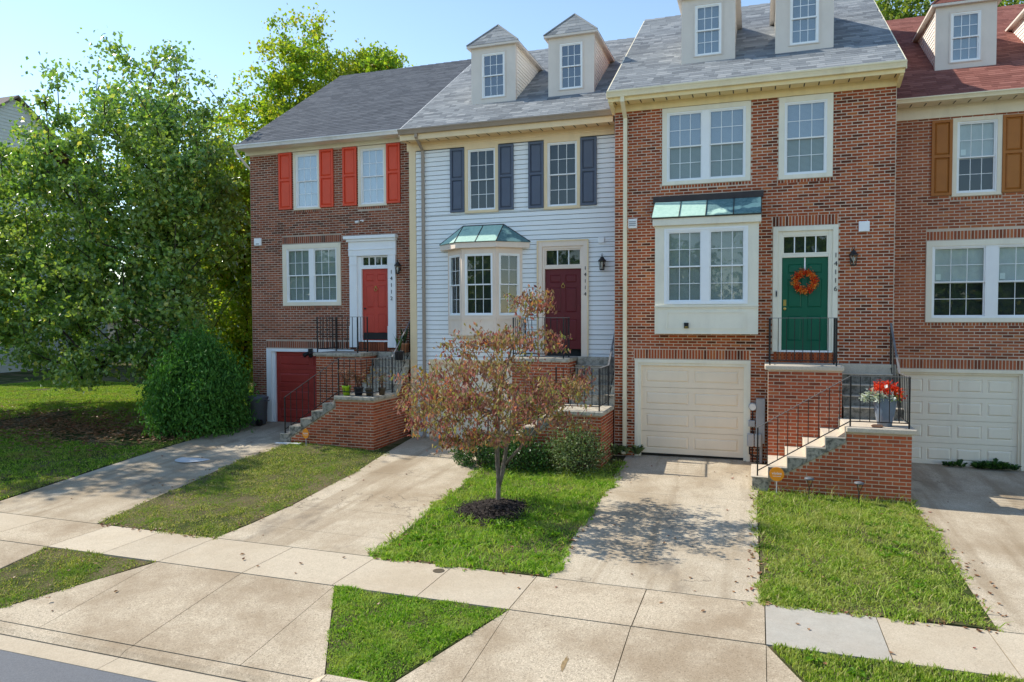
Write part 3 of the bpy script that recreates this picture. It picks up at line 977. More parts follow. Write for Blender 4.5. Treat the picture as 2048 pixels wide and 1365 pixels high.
def dormer(house, x0, x1, yf, ze, ridge, eye, eze, trim, cheek, shingle, seed=3, boards=True):
    """front wall at yf between x0 and x1, eave height ze; main roof plane from (eye,eze)"""
    zr = lambda y: eze + (y - eye) * PITCH
    yr = lambda z: eye + (z - eze) / PITCH
    zb = zr(yf) - .02
    wx0, wx1, wz0, wz1 = x0 + .285, x1 - .285, zb + .17, ze - .16
    m = MB()
    for a, b, c, d in rect_minus(x0, x1, zb - .15, ze, [(wx0, wx1, wz0, wz1)]):
        m.box(a, b, yf, yf + .12, c, d)
    dm = m.build('dormer', trim, house)
    # cheeks: boards that run back until they meet the roof
    e = .095
    for side, xx in ((-1, x0 + .03), (1, x1 - .03)):
        z = zb - .1
        while z < ze - .01:
            z2 = min(z + e, ze)
            ya, yb, yc = yf + .121, max(yf + .13, yr(z) + .1), max(yf + .13, yr(z2) + .1)
            o = .0 if side < 0 else 0
            q = MB()
            lip = .014 * side
            q.v = [(xx + lip, ya, z), (xx + lip, yb, z), (xx, yc, z2), (xx, ya, z2), (xx - .02 * side, ya, z), (xx - .02 * side, yb, z), (xx - .02 * side, yc, z2), (xx - .02 * side, ya, z2)]
            q.f = [(0, 1, 2, 3), (7, 6, 5, 4), (0, 4, 5, 1), (3, 2, 6, 7), (0, 3, 7, 4), (1, 5, 6, 2)]
            q.build('cheek_board', cheek, dm)
            z = z2
    # soffit boards along the cheeks and a hipped roof
    ov = .10
    xl, xr_, yo = x0 - ov, x1 + ov, yf - ov
    yb = yr(ze) + .25
    xc = (x0 + x1) / 2
    hip = .50
    ytop = yr(ridge) + .1
    t = MB()
    t.box(xl, xr_, yo, yb, ze - .02, ze + .035)
    t.build('dormer_soffit', trim, dm)
    zt = ze + .036
    rf = MB()
    A, B, Cc, Dd = (xl, yo, zt), (xr_, yo, zt), (xr_, yb, zt), (xl, yb, zt)
    T, U = (xc, yf + hip - ov, ridge), (xc, ytop, ridge)
    for poly in ((A, B, T), (B, Cc, U, T), (Dd, A, T, U)):
        rf.poly(poly)
    rf.build('dormer_roof', shingle, dm)
    # tabs on the three slopes
    tb = MB()
    rg = random.Random(seed)
    def strip(P0, P1, Q0, Q1, n):
        for r in range(n):
            f0, f1 = r / n, (r + 1.25) / n
            f1 = min(f1, 1)
            l0, r0 = Vector(P0).lerp(Vector(Q0), f0), Vector(P1).lerp(Vector(Q1), f0)
            l1, r1 = Vector(P0).lerp(Vector(Q0), f1), Vector(P1).lerp(Vector(Q1), f1)
            nn = (r0 - l0).cross(l1 - l0)
            if nn.length == 0: continue
            nn.normalize()
            L = (r0 - l0).length
            s = 0.0
            while s < L:
                w = rg.uniform(.16, .36)
                a, b = s / L, min(s + w - .004, L) / L
                s += w
                h = .005 * rg.choice((.7, 1, 1.5))
                p = [l0.lerp(r0, a), l0.lerp(r0, b), l1.lerp(r1, b), l1.lerp(r1, a)]
                top = [p[0] + nn * (h + .003), p[1] + nn * (h + .003), p[2] + nn * .003, p[3] + nn * .003]
                n0 = len(tb.v)
                tb.v += [tuple(x) for x in p + top]
                tb.f += [(n0, n0 + 1, n0 + 5, n0 + 4), (n0 + 4, n0 + 5, n0 + 6, n0 + 7), (n0 + 1, n0 + 2, n0 + 6, n0 + 5), (n0 + 3, n0, n0 + 4, n0 + 7)]
    strip(A, B, T, T, 6)
    strip(B, Cc, T, U, 6)
    strip(Dd, A, U, T, 6)
    tag(tb.build('dormer_shingles', shingle, dm), kind='stuff')
    hipm = MB()
    for P in (A, B):
        hipm.tube([Vector(P) + Vector((0, 0, .012)), Vector(T) + Vector((0, 0, .012))], .022, 5)
    hipm.tube([Vector(T) + Vector((0, 0, .01)), Vector(U) + Vector((0, 0, .01))], .028, 5)
    hipm.build('ridge_cap', shingle, dm)
    return (wx0, wx1, wz0, wz1)

def body(house, x0, x1, Y, ye, ze, run, mat, depth=10.8, zb=-.6):
    "side and back walls with gables (the front is a facade of its own)"
    ridge_y = ye + run
    zr = ze + run * PITCH
    yb = Y + depth
    y0 = Y + .21
    z0 = ze + (y0 - ye) * PITCH - .1
    z1 = ze + (2 * ridge_y - ye - yb) * PITCH - .1
    m = MB()
    for xa, xb in ((x0, x0 + .2), (x1 - .2, x1)):
        m.prism([(xa, y0, zb), (xa, yb, zb), (xa, yb, z1), (xa, ridge_y, zr - .12), (xa, y0, z0)], (xb - xa, 0, 0))
    m.box(x0 + .2, x1 - .2, yb - .2, yb, zb, z1)
    return m.build('side_wall', mat, house)

def roof(house, x0, x1, ye, ze, run, mat, cap_mat, seed, limit=300, clip=None, fascia='gutter_white', **kw):
    ry, rz = ye + run, ze + run * PITCH
    s = math.hypot(1, PITCH)
    n = (0, -PITCH / s, 1 / s)
    t = .05
    m = MB()
    m.prism([(x0, ye, ze), (x0, ry, rz), (x0, 2 * ry - ye, ze), (x0, 2 * ry - ye, ze - t * s), (x0, ry, rz - t * s), (x0, ye, ze - t * s)], (x1 - x0, 0, 0))
    rf = m.build('roof', mat, house)
    shingles(house, x0, x1, ye - .02, ze + .003, run * s + .03, mat, limit, seed=seed, clip=clip, **kw)
    cap = MB()
    x = x0
    while x < x1:
        b = min(x + .3, x1)
        cap.hexa([(x, ry - .14, rz - .075), (b - .004, ry - .14, rz - .085), (b - .004, ry + .14, rz - .085), (x, ry + .14, rz - .075), (x, ry - .01, rz + .04), (b - .004, ry - .01, rz + .026), (b - .004, ry + .01, rz + .026), (x, ry + .01, rz + .04)])
        x = b
    tag(cap.build('ridge_cap', cap_mat, house), kind='stuff')
    for xa, xb in ((x0 - .03, x0 - .002), (x1 + .002, x1 + .03)):
        MB().prism([(xa, ye - .01, ze - .16), (xa, ye - .01, ze + .005), (xa, ry, rz + .005), (xa, ry, rz - .16)], (xb - xa, 0, 0)).build('rake_board', fascia, house)
    return rf

def eaves(house, x0, x1, Y, ye, ze, zf0, zf1, gut, soffit, frieze, gh=.12, vents=True):
    "gutter, fascia, soffit with vents and frieze board"
    gutter(house, x0, x1, ye - .022, ze - .012, gut, gh)
    bar('fascia', frieze, house, x0 + .01, x1 - .01, ye - .0215, ye + .015, zf1 - .02, ze - .045)
    so = bar('soffit', soffit, house, x0 + .01, x1 - .01, ye + .016, Y + .002, zf1 - .001, zf1 + .02)
    if vents:
        n = int((x1 - x0) / .28)
        for k in range(n):
            xx = x0 + .15 + k * (x1 - x0 - .3) / (n - 1)
            bar('soffit_vent', 'flashing', so, xx - .012, xx + .012, ye + .08, Y - .08, zf1 - .0045, zf1 - .0015)
    bar('frieze_board', frieze, house, x0 + .02 if x0 < -9 else x0 + .05, x1 - .05, Y - .035, Y + .002, zf0, zf1 - .0015)

def downspout(house, x, Y, ztop, ye, zbot, mat, w=.075, d=.055, label=None):
    "from the gutter outlet back to the wall and down to a shoe"
    m = MB()
    pts = [(ye - .06, ztop), (ye - .06, ztop - .12), (Y - .06, ztop - .42), (Y - .06, zbot + .18), (Y - .10, zbot + .09), (Y - .22, zbot + .03)]
    pl = [Vector((x, a, b)) for a, b in pts]
    n = len(pl)
    for i, p in enumerate(pl):
        t = (pl[min(i + 1, n - 1)] - pl[max(i - 1, 0)]).normalized()
        nrm = Vector((1, 0, 0)).cross(t)
        for sx, sy in ((-1, -1), (1, -1), (1, 1), (-1, 1)):
            m.v.append(tuple(p + Vector((sx * w / 2, 0, 0)) + nrm * (sy * d / 2)))
    for i in range(n - 1):
        for k in range(4):
            m.f.append((i * 4 + k, i * 4 + (k + 1) % 4, (i + 1) * 4 + (k + 1) % 4, (i + 1) * 4 + k))
    m.f += [(3, 2, 1, 0), (n * 4 - 4, n * 4 - 3, n * 4 - 2, n * 4 - 1)]
    o = m.build('downspout', mat, house)
    for z in (zbot + 1.3, (zbot + ztop) / 2, ztop - 1.0):
        bar('strap', mat, o, x - w / 2 - .012, x + w / 2 + .012, Y - .092, Y - .0885, z, z + .035)
    return o

def transom(house, x0, x1, z0, z1, Y, n, trim):
    t = ring(MB(), x0, x1, z0, z1, .035, Y - .02, Y + .05).build('transom_window', trim, house)
    w = (x1 - x0 - .07) / n
    for k in range(n):
        a = x0 + .035 + k * w
        bar('pane', 'glass', t, a + .012, a + w - .012, Y + .02, Y + .024, z0 + .035, z1 - .035)
        if k: bar('muntin', 'white', t, a - .012, a + .012, Y - .002, Y + .03, z0 + .035, z1 - .035)
    bar('interior', 'interior', t, x0 + .02, x1 - .02, Y + .12, Y + .13, z0 + .02, z1 - .02)
# ------------------------------------------------------------------ the four town houses
RUN = 5.7

def facade(house, x0, x1, z0, z1, Y, holes, mat, name='wall'):
    m = MB()
    for a, b, c, d in rect_minus(x0, x1, z0, z1, holes):
        m.box(a, b, Y + .004, Y + .2, c, d)
    return m.build(name, mat, house)

def rowlock(x0, x1, z):          # sill course of bricks on edge under a window
    return (x0, x1, z - .085, z - .004)

# --- house with red shutters, at the left end
h1 = thing('townhouse', 'brown brick townhouse with red shutters at the tree end of the row', 'townhouse', (-11.9, 1.15, 0), 'townhouses in the row')
Y = 1.15
holes = [(-13.02, -12.10, 6.37, 8.06), (-10.84, -9.93, 6.36, 8.06), (-13.44, -11.45, 3.55, 5.36), (-11.14, -9.66, 2.33, 5.45), (-14.07, -11.05, -.6, 2.27)]
sol = [(-13.46, -11.43, 5.385, 5.60), (-14.08, -11.2, 2.29, 2.50), rowlock(-13.05, -12.07, 6.37), rowlock(-10.87, -9.90, 6.36), rowlock(-13.46, -11.43, 3.55)]
facade(h1, -14.58, -9.06, -.6, 8.1, Y, holes, 'mortar_brown')
masonry(h1, [(lay(-14.58, -9.10, -.15, 8.08, holes, sol), 'x', Y)], 'brick_brown')
body(h1, -14.58, -9.1, Y, .75, 8.31, RUN, 'brick_brown')
roof(h1, -14.74, -9.13, .75, 8.31, RUN, 'shingle_dark', 'shingle_dark', 11, expo=.15, wmin=.2, wmax=.5, thick=.006)
eaves(h1, -14.74, -9.13, Y, .75, 8.31, 8.085, 8.2, 'gutter_white', 'cream_grey', 'cream_grey', .11, False)
window(h1, -13.02, -12.10, 6.37, 8.06, Y, 'cream', 'white', .075, blind='curtain', glass='glass_sky', sill=False)
window(h1, -10.84, -9.93, 6.36, 8.06, Y, 'cream', 'white', .075, blind='curtain', glass='glass_sky', sill=False)
for a, b in ((-13.53, -13.08), (-12.115, -11.66), (-11.345, -10.89), (-9.93, -9.50)):
    shutter(h1, a, b, 6.405, 8.07, Y, 'shutter_red')
window(h1, -13.44, -11.45, 3.55, 5.36, Y, 'cream', 'white', .13, units=2, sill=False)
# white pilastered door surround
ds = MB()
for a, b in ((-11.14, -10.90), (-9.90, -9.66)):
    ds.box(a, b, Y - .06, Y + .1, 2.36, 4.95)
    ds.box(a - .012, b + .012, Y - .075, Y - .0605, 2.34, 2.95)
    ds.box(a - .01, b + .01, Y - .074, Y - .0605, 4.70, 4.73)
ds.box(-11.16, -9.64, Y - .07, Y + .1, 4.951, 5.36)
ds.box(-11.17, -9.63, Y - .085, Y - .071, 5.12, 5.15)
ds.box(-11.20, -9.62, Y - .12, Y + .1, 5.361, 5.43)
ds.box(-11.27, -9.60, Y - .17, Y + .1, 5.431, 5.52)
ds.box(-10.899, -10.78, Y + .0, Y + .1, 2.50, 4.94)
ds.box(-9.93 + .02, -9.901, Y + .0, Y + .1, 2.50, 4.94)
ds.box(-10.779, -9.911, Y + .0, Y + .1, 4.58, 4.65)
sur = ds.build('door_surround', 'white', h1, bevel=.006)
d = panel_door(h1, -10.775, -9.915, 2.54, 4.575, Y + .06, 'door_red')
bar('kick_plate', 'black', d, -10.76, -9.93, Y + .052, Y + .0585, 2.56, 2.76)
MB().lathe([(.02, 0), (.03, .02), (.0, .045)], (0, 0, 0), 10).build('knob', 'black', d).matrix_basis = Matrix.Translation((-10.70, Y + .06, 3.45)) @ Matrix.Rotation(R(90), 4, 'X')
kn = MB()
kn.tube([(-10.34 + .045 * math.sin(a), Y + .035, 4.0 - .05 * math.cos(a)) for a in np.linspace(0, 2 * math.pi, 13)], .009, 5)
kn.box(-10.355, -10.325, Y + .03, Y + .0595, 4.045, 4.09)
kn.build('knocker', 'brass', d)
transom(h1, -10.775, -9.915, 4.652, 4.945, Y + .03, 4, 'white')
bar('door_sill', 'white', h1, -10.86, -9.90, Y - .05, Y + .1, 2.50, 2.538)
masonry(h1, [([(-10.86 + k * .075, -10.86 + k * .075 + .065, 2.24, 2.495) for k in range(13)], 'x', Y - .03)], 'brick_brown', 0)
text('house_number', '1\n4\n1\n1\n2', 'black', h1, (-9.78, Y - .068, 4.10), .15, spacing=1.25)
gt = MB()
gt.box(-14.07, -13.90, Y - .02, Y + .12, -.05, 2.27)
gt.box(-13.899, -13.79, Y + .04, Y + .12, -.05, 2.18)
gt.box(-13.899, -11.05, Y - .02, Y + .12, 2.181, 2.27)
gt.build('garage_trim', 'white', h1)
garage_door(h1, -13.785, -11.3, .05, 2.178, Y + .09, 'garage_red', 2, label='red panelled garage door')
bar('interior', 'interior', h1, -14.0, -11.0, Y + .21, Y + .23, -.5, 2.3)
vb = MB().box(-14.43, -14.18, Y - .06, Y - .001, 5.37, 5.59).build('alarm_box', 'white', h1, bevel=.015)
bar('louver', 'black', vb, -14.36, -14.25, Y - .064, Y - .0605, 5.41, 5.43)
# downspout elbow round the left corner
MB().tube([(-14.70, .69, 8.22), (-14.70, .70, 8.10), (-14.64, 1.05, 7.80), (-14.64, 1.30, 7.66), (-14.64, 1.30, 0.2)], .04, 8).build('downspout', 'gutter_white', h1, True)
sc_ = MB().tube([(-10.73, 1.15, 5.97), (-10.73, 1.06, 5.95)], .02, 8).tube([(-10.80, 1.08, 5.93), (-10.86, .98, 5.90)], .035, 8).tube([(-10.66, 1.08, 5.95), (-10.62, .98, 5.93)], .03, 8)
sc_.build('security_light', 'white', h1, True)
fl = MB().box(-12.52, -12.42, Y - .12, Y - .02, 2.16, 2.28).tube([(-12.52, Y - .1, 2.15), (-12.60, Y - .22, 2.08)], [.05, .07], 8).tube([(-12.42, Y - .1, 2.15), (-12.36, Y - .22, 2.08)], [.05, .07], 8)
fl.build('floodlight', 'black', h1)

# --- pale blue clapboard house
M['siding_shadow_gap'] = paint('siding_shadow_line', (0.16, 0.17, 0.18), 0.8, 0.1)  # dark backing seen through the board slots: painted shadow lines under the laps
h2 = thing('townhouse', 'pale blue clapboard townhouse with navy shutters and a maroon door', 'townhouse', (-6.2, .8, -.1), 'townhouses in the row')
Y = .8
holes2 = [(-7.40, -6.45, 5.95, 7.71), (-5.21, -4.26, 5.94, 7.71), (-7.91, -5.80, 2.72, 5.0), (-5.39, -4.05, 2.15, 5.12), (-8.49, -5.7, -.7, 2.05)]
facade(h2, -9.02, -3.26, -.6, 7.9, Y + .02, holes2, 'siding_shadow_gap')
z = -.3
while z < 7.70:
    z2 = min(z + .122, 7.70)
    for a, b, c, d_ in rect_minus(-8.84, -3.25, z, z2, holes2):
        if d_ - c < .121 and d_ - c < (z2 - z) - .001: pass
        m = MB()
        t_ = d_ - (.012 if abs(d_ - z2) < 1e-6 else 0)
        m.v = [(a, Y - .024, c), (b, Y - .024, c), (b, Y - .006, t_), (a, Y - .006, t_), (a, Y + .026, c), (b, Y + .026, c), (b, Y + .026, t_), (a, Y + .026, t_)]
        m.f = [(0, 1, 2, 3), (0, 4, 5, 1), (3, 2, 6, 7), (0, 3, 7, 4), (1, 5, 6, 2)]
        m.build('siding_board', 'siding', h2)
    z = z2
bar('corner_board', 'tan_cream', h2, -9.04, -8.845, Y - .03, Y + .2, -.3, 7.71)
body(h2, -9.0, -3.27, Y, .4, 8.2, RUN, 'siding_grey')
roof(h2, -9.12, -3.345, .4, 8.2, RUN, 'shingle_grey', 'shingle_grey', 12)
eaves(h2, -9.12, -3.345, Y, .4, 8.2, 7.71, 7.93, 'gutter_brown', 'tan_cream', 'tan_cream', .13)
bar('frieze_lip', 'tan_cream', h2, -8.84, -3.4, Y - .05, Y - .036, 7.80, 7.83)
window(h2, -7.40, -6.45, 5.95, 7.71, Y, 'tan_cream', 'white', .085, blind=None, proud=.045, sill=False)
window(h2, -5.21, -4.26, 5.94, 7.71, Y, 'tan_cream', 'white', .085, blind=None, proud=.045, sill=False)
for a, b in ((-7.815, -7.405), (-6.445, -6.03), (-5.625, -5.215), (-4.255, -3.84)):
    shutter(h2, a, b, 5.99, 7.675, Y - .015, 'shutter_navy')
q = dormer(h2, -7.555, -6.262, 1.66, 10.60, 11.30, .4, 8.2, 'dormer_beige', 'siding_white', 'shingle_grey', 5)
window(h2, q[0], q[1], q[2], q[3], 1.66, 'dormer_beige', 'vinyl', .03, blind=None, glass='glass_sky', sill=False, proud=.02)
q = dormer(h2, -5.345, -4.10, 1.66, 10.60, 11.30, .4, 8.2, 'dormer_beige', 'siding_white', 'shingle_grey', 6)
window(h2, q[0], q[1], q[2], q[3], 1.66, 'dormer_beige', 'vinyl', .03, blind=None, glass='glass_sky', sill=False, proud=.02)
# angled bay with copper roof
bay = MB().prism([(-7.91, .8, 2.72), (-7.30, .3, 2.72), (-6.36, .3, 2.72), (-5.80, .8, 2.72)], (0, 0, .06)).build('bay', 'beige', h2)
def facet(P, Q, units, lo, hi, wlo, whi):
    L = math.hypot(Q[0] - P[0], Q[1] - P[1])
    mm = MB()
    wx0, wx1 = .055, L - .055
    for a, b, c, d_ in rect_minus(0.0, L, lo, hi, [(wx0, wx1, wlo, whi)]):
        mm.box(a, b, 0.0, .05, c, d_)
    mm.box(.03, L - .03, -.025, -.001, wlo - .09, wlo - .02)
    mm.box(.06, .10, -.012, -.001, lo + .06, wlo - .12)
    mm.box(L - .10, L - .06, -.012, -.001, lo + .06, wlo - .12)
    f = mm.build('bay_panel', 'beige', None)
    w = window(None, wx0, wx1, wlo, whi, 0.0, 'beige', 'vinyl', .028, grid=(3 if L > .9 else 2, 2), blind=None, sill=False, proud=.012)
    for o in (f, w):
        o.location = (P[0], P[1], 0)
        o.rotation_euler = (0, 0, math.atan2(Q[1] - P[1], Q[0] - P[0]))
    attach(f, bay)
    attach(w, h2)
facet((-7.91, .79), (-7.302, .302), 1, 2.78, 4.98, 3.22, 4.86)
facet((-7.298, .30), (-6.362, .30), 1, 2.78, 4.98, 3.22, 4.86)
facet((-6.358, .302), (-5.80, .79), 1, 2.78, 4.98, 3.22, 4.86)
MB().prism([(-8.13, .775, 4.981), (-7.44, .2, 4.981), (-6.31, .2, 4.981), (-5.60, .775, 4.981)], (0, 0, .14)).build('bay_fascia', 'beige', bay)
e0, e1, e2, e3 = Vector((-8.15, .775, 5.122)), Vector((-7.45, .17, 5.122)), Vector((-6.30, .17, 5.122)), Vector((-5.58, .775, 5.122))
t0, t1 = Vector((-7.45, .775, 5.60)), Vector((-6.31, .775, 5.60))
em, tm = (e1 + e2) / 2, (t0 + t1) / 2
br = MB().poly([e0, e1, em, e2, e3, t1, tm, t0]).build('bay_roof', 'flashing', h2)
for P in ((e0, e1, t0), (e1, em, tm, t0), (em, e2, t1, tm), (e2, e3, t1)):
    c0 = sum(P, Vector()) / len(P)
    nn = (P[1] - P[0]).cross(P[2] - P[0]).normalized() * .012
    MB().prism([tuple(p + (c0 - p).normalized() * .012) for p in P], tuple(nn)).build('copper_panel', 'copper_teal' if c0.x > -6.5 else 'copper', br)
for a, b in ((e1, t0), (em, tm), (e2, t1), (e0, t0), (e3, t1), (t0, t1)):
    MB().tube([a + Vector((0, 0, .015)), b + Vector((0, 0, .015))], .014, 5).build('seam', 'flashing', br)
# door
ds = ring(MB(), -5.39, -4.05, 2.15, 5.12, .13, Y - .05, Y + .06, wb=.02)
ring(ds, -5.26, -4.18, 2.17, 4.99, .06, Y - .02, Y + .06, wb=.02)
ds.box(-5.199, -4.241, Y - .02, Y + .06, 4.42, 4.49)
ds.build('door_surround', 'beige', h2, bevel=.006)
ring(MB(), -5.40, -4.04, 2.15, 5.15, .035, Y - .066, Y - .051, wb=.005).build('door_casing', 'tan_cream', h2)
d = panel_door(h2, -5.198, -4.242, 2.375, 4.415, Y + .04, 'door_maroon')
kn = MB().lathe([(.02, 0), (.035, .012), (.0, .04)], (0, 0, 0), 10).build('knob', 'brass', d)
kn.matrix_basis = Matrix.Translation((-5.13, Y + .04, 3.3)) @ Matrix.Rotation(R(90), 4, 'X')
MB().tube([(-4.72 + .04 * math.sin(a), Y + .015, 3.98 - .045 * math.cos(a)) for a in np.linspace(0, 2 * math.pi, 13)], .008, 5).box(-4.735, -4.705, Y + .01, Y + .0395, 4.02, 4.06).build('knocker', 'brass', d)
transom(h2, -5.198, -4.242, 4.492, 4.928, Y + .02, 3, 'beige')
bar('interior', 'interior', h2, -5.2, -4.2, Y + .21, Y + .23, 2.1, 5.1)
text('house_number', '1\n4\n1\n1\n4', 'black', h2, (-4.125, Y - .055, 4.09), .13, spacing=1.25)
gt = MB().box(-8.49, -8.325, Y - .03, Y + .12, -.16, 2.05).box(-8.324, -5.7, Y - .03, Y + .12, 1.93, 2.05)
gt.build('garage_trim', 'tan_cream', h2)
garage_door(h2, -8.32, -5.85, -.13, 1.925, Y + .08, 'garage_white', 4, label='white panelled garage door behind the dogwood')
bar('interior', 'interior', h2, -8.45, -5.7, Y + .23, Y + .25, -.5, 2.0)
downspout(h2, -8.61, Y, 8.1, .4, -.13, 'gutter_brown', label='brown')
bx = MB().box(-3.80, -3.64, Y - .05, Y - .02, 5.04, 5.18).build('alarm_box', 'vinyl', h2, bevel=.01)

# --- red brick house in front
h3 = thing('townhouse', 'red brick townhouse with a green door and copper-roofed box bay', 'townhouse', (-.26, 0, 0), 'townhouses in the row')
Y = 0.0
holes = [(-2.13, -.19, 6.225, 7.99), (.40, 1.49, 6.20, 7.99), (-2.2, -.03, 2.83, 5.8), (.30, 1.62, 2.41, 5.165), (-2.75, -.155, -.6, 2.19)]
sol = [(.285, 1.61, 5.17, 5.40), (-2.77, -.18, 2.205, 2.43), rowlock(-2.15, -.17, 6.225), rowlock(.38, 1.51, 6.20)]
facade(h3, -3.24, 2.71, -.6, 8.02, Y, holes, 'mortar')
masonry(h3, [(lay(-3.24, 2.705, -.12, 8.0, holes, sol), 'x', Y)], 'brick_red')
body(h3, -3.24, 2.71, Y, -.4, 8.38, RUN, 'brick_red')
D3 = ((-1.795, -.561), (.322, 1.558))
roof(h3, -3.33, 2.795, -.4, 8.38, RUN, 'shingle_grey', 'shingle_grey', 13, clip=lambda P: any(a - .1 < P[0] < b + .2 and P[1] > .8 for a, b in D3), fascia='gutter_cream')
eaves(h3, -3.33, 2.795, Y, -.4, 8.38, 7.995, 8.16, 'gutter_cream', 'yellow_cream', 'yellow_cream', .14)
for xa, xb in ((-3.31, -3.21), (2.70, 2.775)):
    rt_ = MB()
    rt_.prism([(xa, -.40, 8.14), (xa, -.36, 8.10), (xa, -.02, 7.99), (xa, .12, 7.99), (xa, .12, 8.3), (xa, -.40, 8.3)], (xb - xa, 0, 0))
    rt_.build('cornice_return', 'yellow_cream', h3)
window(h3, -2.13, -.19, 6.225, 7.985, Y, 'cream_grey', 'vinyl', .105, units=2, sill=False, proud=.02, glass='glass', glass_up='glass_sky', mull=.1)
window(h3, .40, 1.49, 6.20, 7.985, Y, 'cream_grey', 'vinyl', .115, sill=False, proud=.02, glass='glass', glass_up='glass_sky')
for k, (a, b) in enumerate(D3):
    q = dormer(h3, a, b, .87, 10.78, 11.5, -.4, 8.38, 'dormer_beige', 'siding_white', 'shingle_grey', 7 + k)
    window(h3, q[0], q[1], q[2], q[3], .87, 'dormer_beige', 'vinyl', .03, glass='glass_sky', sill=False, proud=.02)
# box bay
bay = MB()
for a, b, c, d_ in rect_minus(-2.23, .0, 2.80, 5.24, [(-2.02, -.22, 3.47, 5.17)]):
    bay.box(a, b, -.45, -.38, c, d_)
bay.box(-2.23, -2.18, -.379, Y + .005, 2.80, 5.24)
bay.box(-.05, .0, -.379, Y + .005, 2.80, 5.24)
bay.box(-2.179, -.051, -.379, Y + .005, 2.80, 2.86)
ring(bay, -2.23, .0, 2.805, 3.40, .03, -.4665, -.4505)
ring(bay, -1.98, -.25, 2.92, 3.31, .035, -.4635, -.4505)
bay.box(-2.235, .005, -.485, -.4515, 3.405, 3.445)
bay = bay.build('bay', 'cream_grey', h3)
bar('interior', 'interior', bay, -2.17, -.06, -.22, -.2, 2.9, 5.2)
window(h3, -2.02, -.22, 3.47, 5.17, -.45, 'vinyl', 'vinyl', .045, units=2, sill=False, proud=.02, mull=.11)
bar('fascia', 'cream_grey', bay, -2.275, .045, -.53, .004, 5.2405, 5.395)
brf = MB().prism([(-2.30, -.56, 5.396), (-2.30, -.56, 5.425), (-2.30, -.004, 5.86), (-2.30, -.004, 5.396)], (2.355, 0, 0)).build('bay_roof', 'flashing', h3)
xs_ = [-2.29, -1.69, -1.115, -.53, .045]
for k in range(4):
    a, b = xs_[k] + .008, xs_[k + 1] - .008
    MB().hexa([(a, -.575, 5.415), (b, -.575, 5.415), (b, -.01, 5.857), (a, -.01, 5.857), (a, -.582, 5.427), (b, -.582, 5.427), (b, -.016, 5.871), (a, -.016, 5.871)]).build('copper_panel', 'copper' if k < 2 else 'copper_teal', brf)
for k in range(1, 4):
    MB().hexa([(xs_[k] - .006, -.575, 5.415), (xs_[k] + .006, -.575, 5.415), (xs_[k] + .006, -.01, 5.86), (xs_[k] - .006, -.01, 5.86), (xs_[k] - .006, -.59, 5.445), (xs_[k] + .006, -.59, 5.445), (xs_[k] + .006, -.022, 5.89), (xs_[k] - .006, -.022, 5.89)]).build('seam', 'flashing', brf)
MB().hexa([(-2.33, -.07, 5.82), (.09, -.07, 5.84), (.09, -.003, 5.84), (-2.33, -.003, 5.82), (-2.33, -.05, 5.965), (.09, -.05, 5.985), (.09, -.003, 5.985), (-2.33, -.003, 5.965)]).build('flashing', 'flashing', brf)
ob = MB().box(-1.575, -1.475, -.495, -.4505, 2.93, 3.055).build('outlet_box', 'black', h3, bevel=.006)
bar('outlet_label', 'brass', ob, -1.56, -1.49, -.4975, -.4955, 2.945, 2.97)
# door
ds = ring(MB(), .30, 1.62, 2.41, 5.165, .105, Y - .03, Y + .08, wb=.02)
ring(ds, .405, 1.515, 2.43, 5.06, .085, Y + .01, Y + .08, wb=.012)
ds.box(.49, 1.43, Y + .01, Y + .08, 4.485, 4.55)
ds.build('door_surround', 'cream_grey', h3, bevel=.006)
d = panel_door(h3, .492, 1.428, 2.445, 4.483, Y + .06, 'door_green')
bar('lock_plate', 'brass', d, .525, .585, Y + .052, Y + .0595, 3.42, 3.56)
kn = MB().lathe([(.018, 0), (.034, .015), (.03, .045), (.0, .055)], (0, 0, 0), 12).build('knob', 'brass', d)
kn.matrix_basis = Matrix.Translation((.555, Y + .06, 3.36)) @ Matrix.Rotation(R(90), 4, 'X')
bar('wreath_hanger', 'white', d, .945, .975, Y + .05, Y + .056, 4.2, 4.49)
transom(h3, .49, 1.43, 4.552, 4.975, Y + .04, 4, 'cream_grey')
bar('interior', 'interior', h3, .32, 1.6, Y + .21, Y + .23, 2.3, 5.15)
bar('door_sill', 'white', h3, .40, 1.52, Y - .04, Y + .058, 2.405, 2.44)
masonry(h3, [([(.33 + k * .075, .33 + k * .075 + .065, 2.17, 2.40) for k in range(17)], 'x', Y - .015)], 'brick_red', 0)
bb = MB().box(.36, .395, Y - .05, Y - .031, 3.62, 3.76).build('doorbell', 'grey_metal', h3)
bar('button', 'black', bb, .367, .388, Y - .0545, Y - .0505, 3.64, 3.74)
text('house_number', '1\n4\n1\n1\n6', 'black', h3, (1.575, Y - .036, 4.14), .145, spacing=1.25)
gt = ring(MB(), -2.75, -.155, -.25, 2.19, .075, Y - .015, Y + .12, wb=.0)
ring(gt, -2.675, -.23, -.25, 2.115, .065, Y + .02, Y + .12, wb=.0)
gt.build('garage_trim', 'cream_grey', h3)
garage_door(h3, -2.61, -.295, -.03, 2.05, Y + .075, 'garage_cream', 2, label='cream panelled garage door with long panels')
bar('interior', 'interior', h3, -2.7, -.2, Y + .21, Y + .23, -.4, 2.15)
downspout(h3, -2.98, Y, 8.25, -.4, -.05, 'gutter_cream', .09, .06)
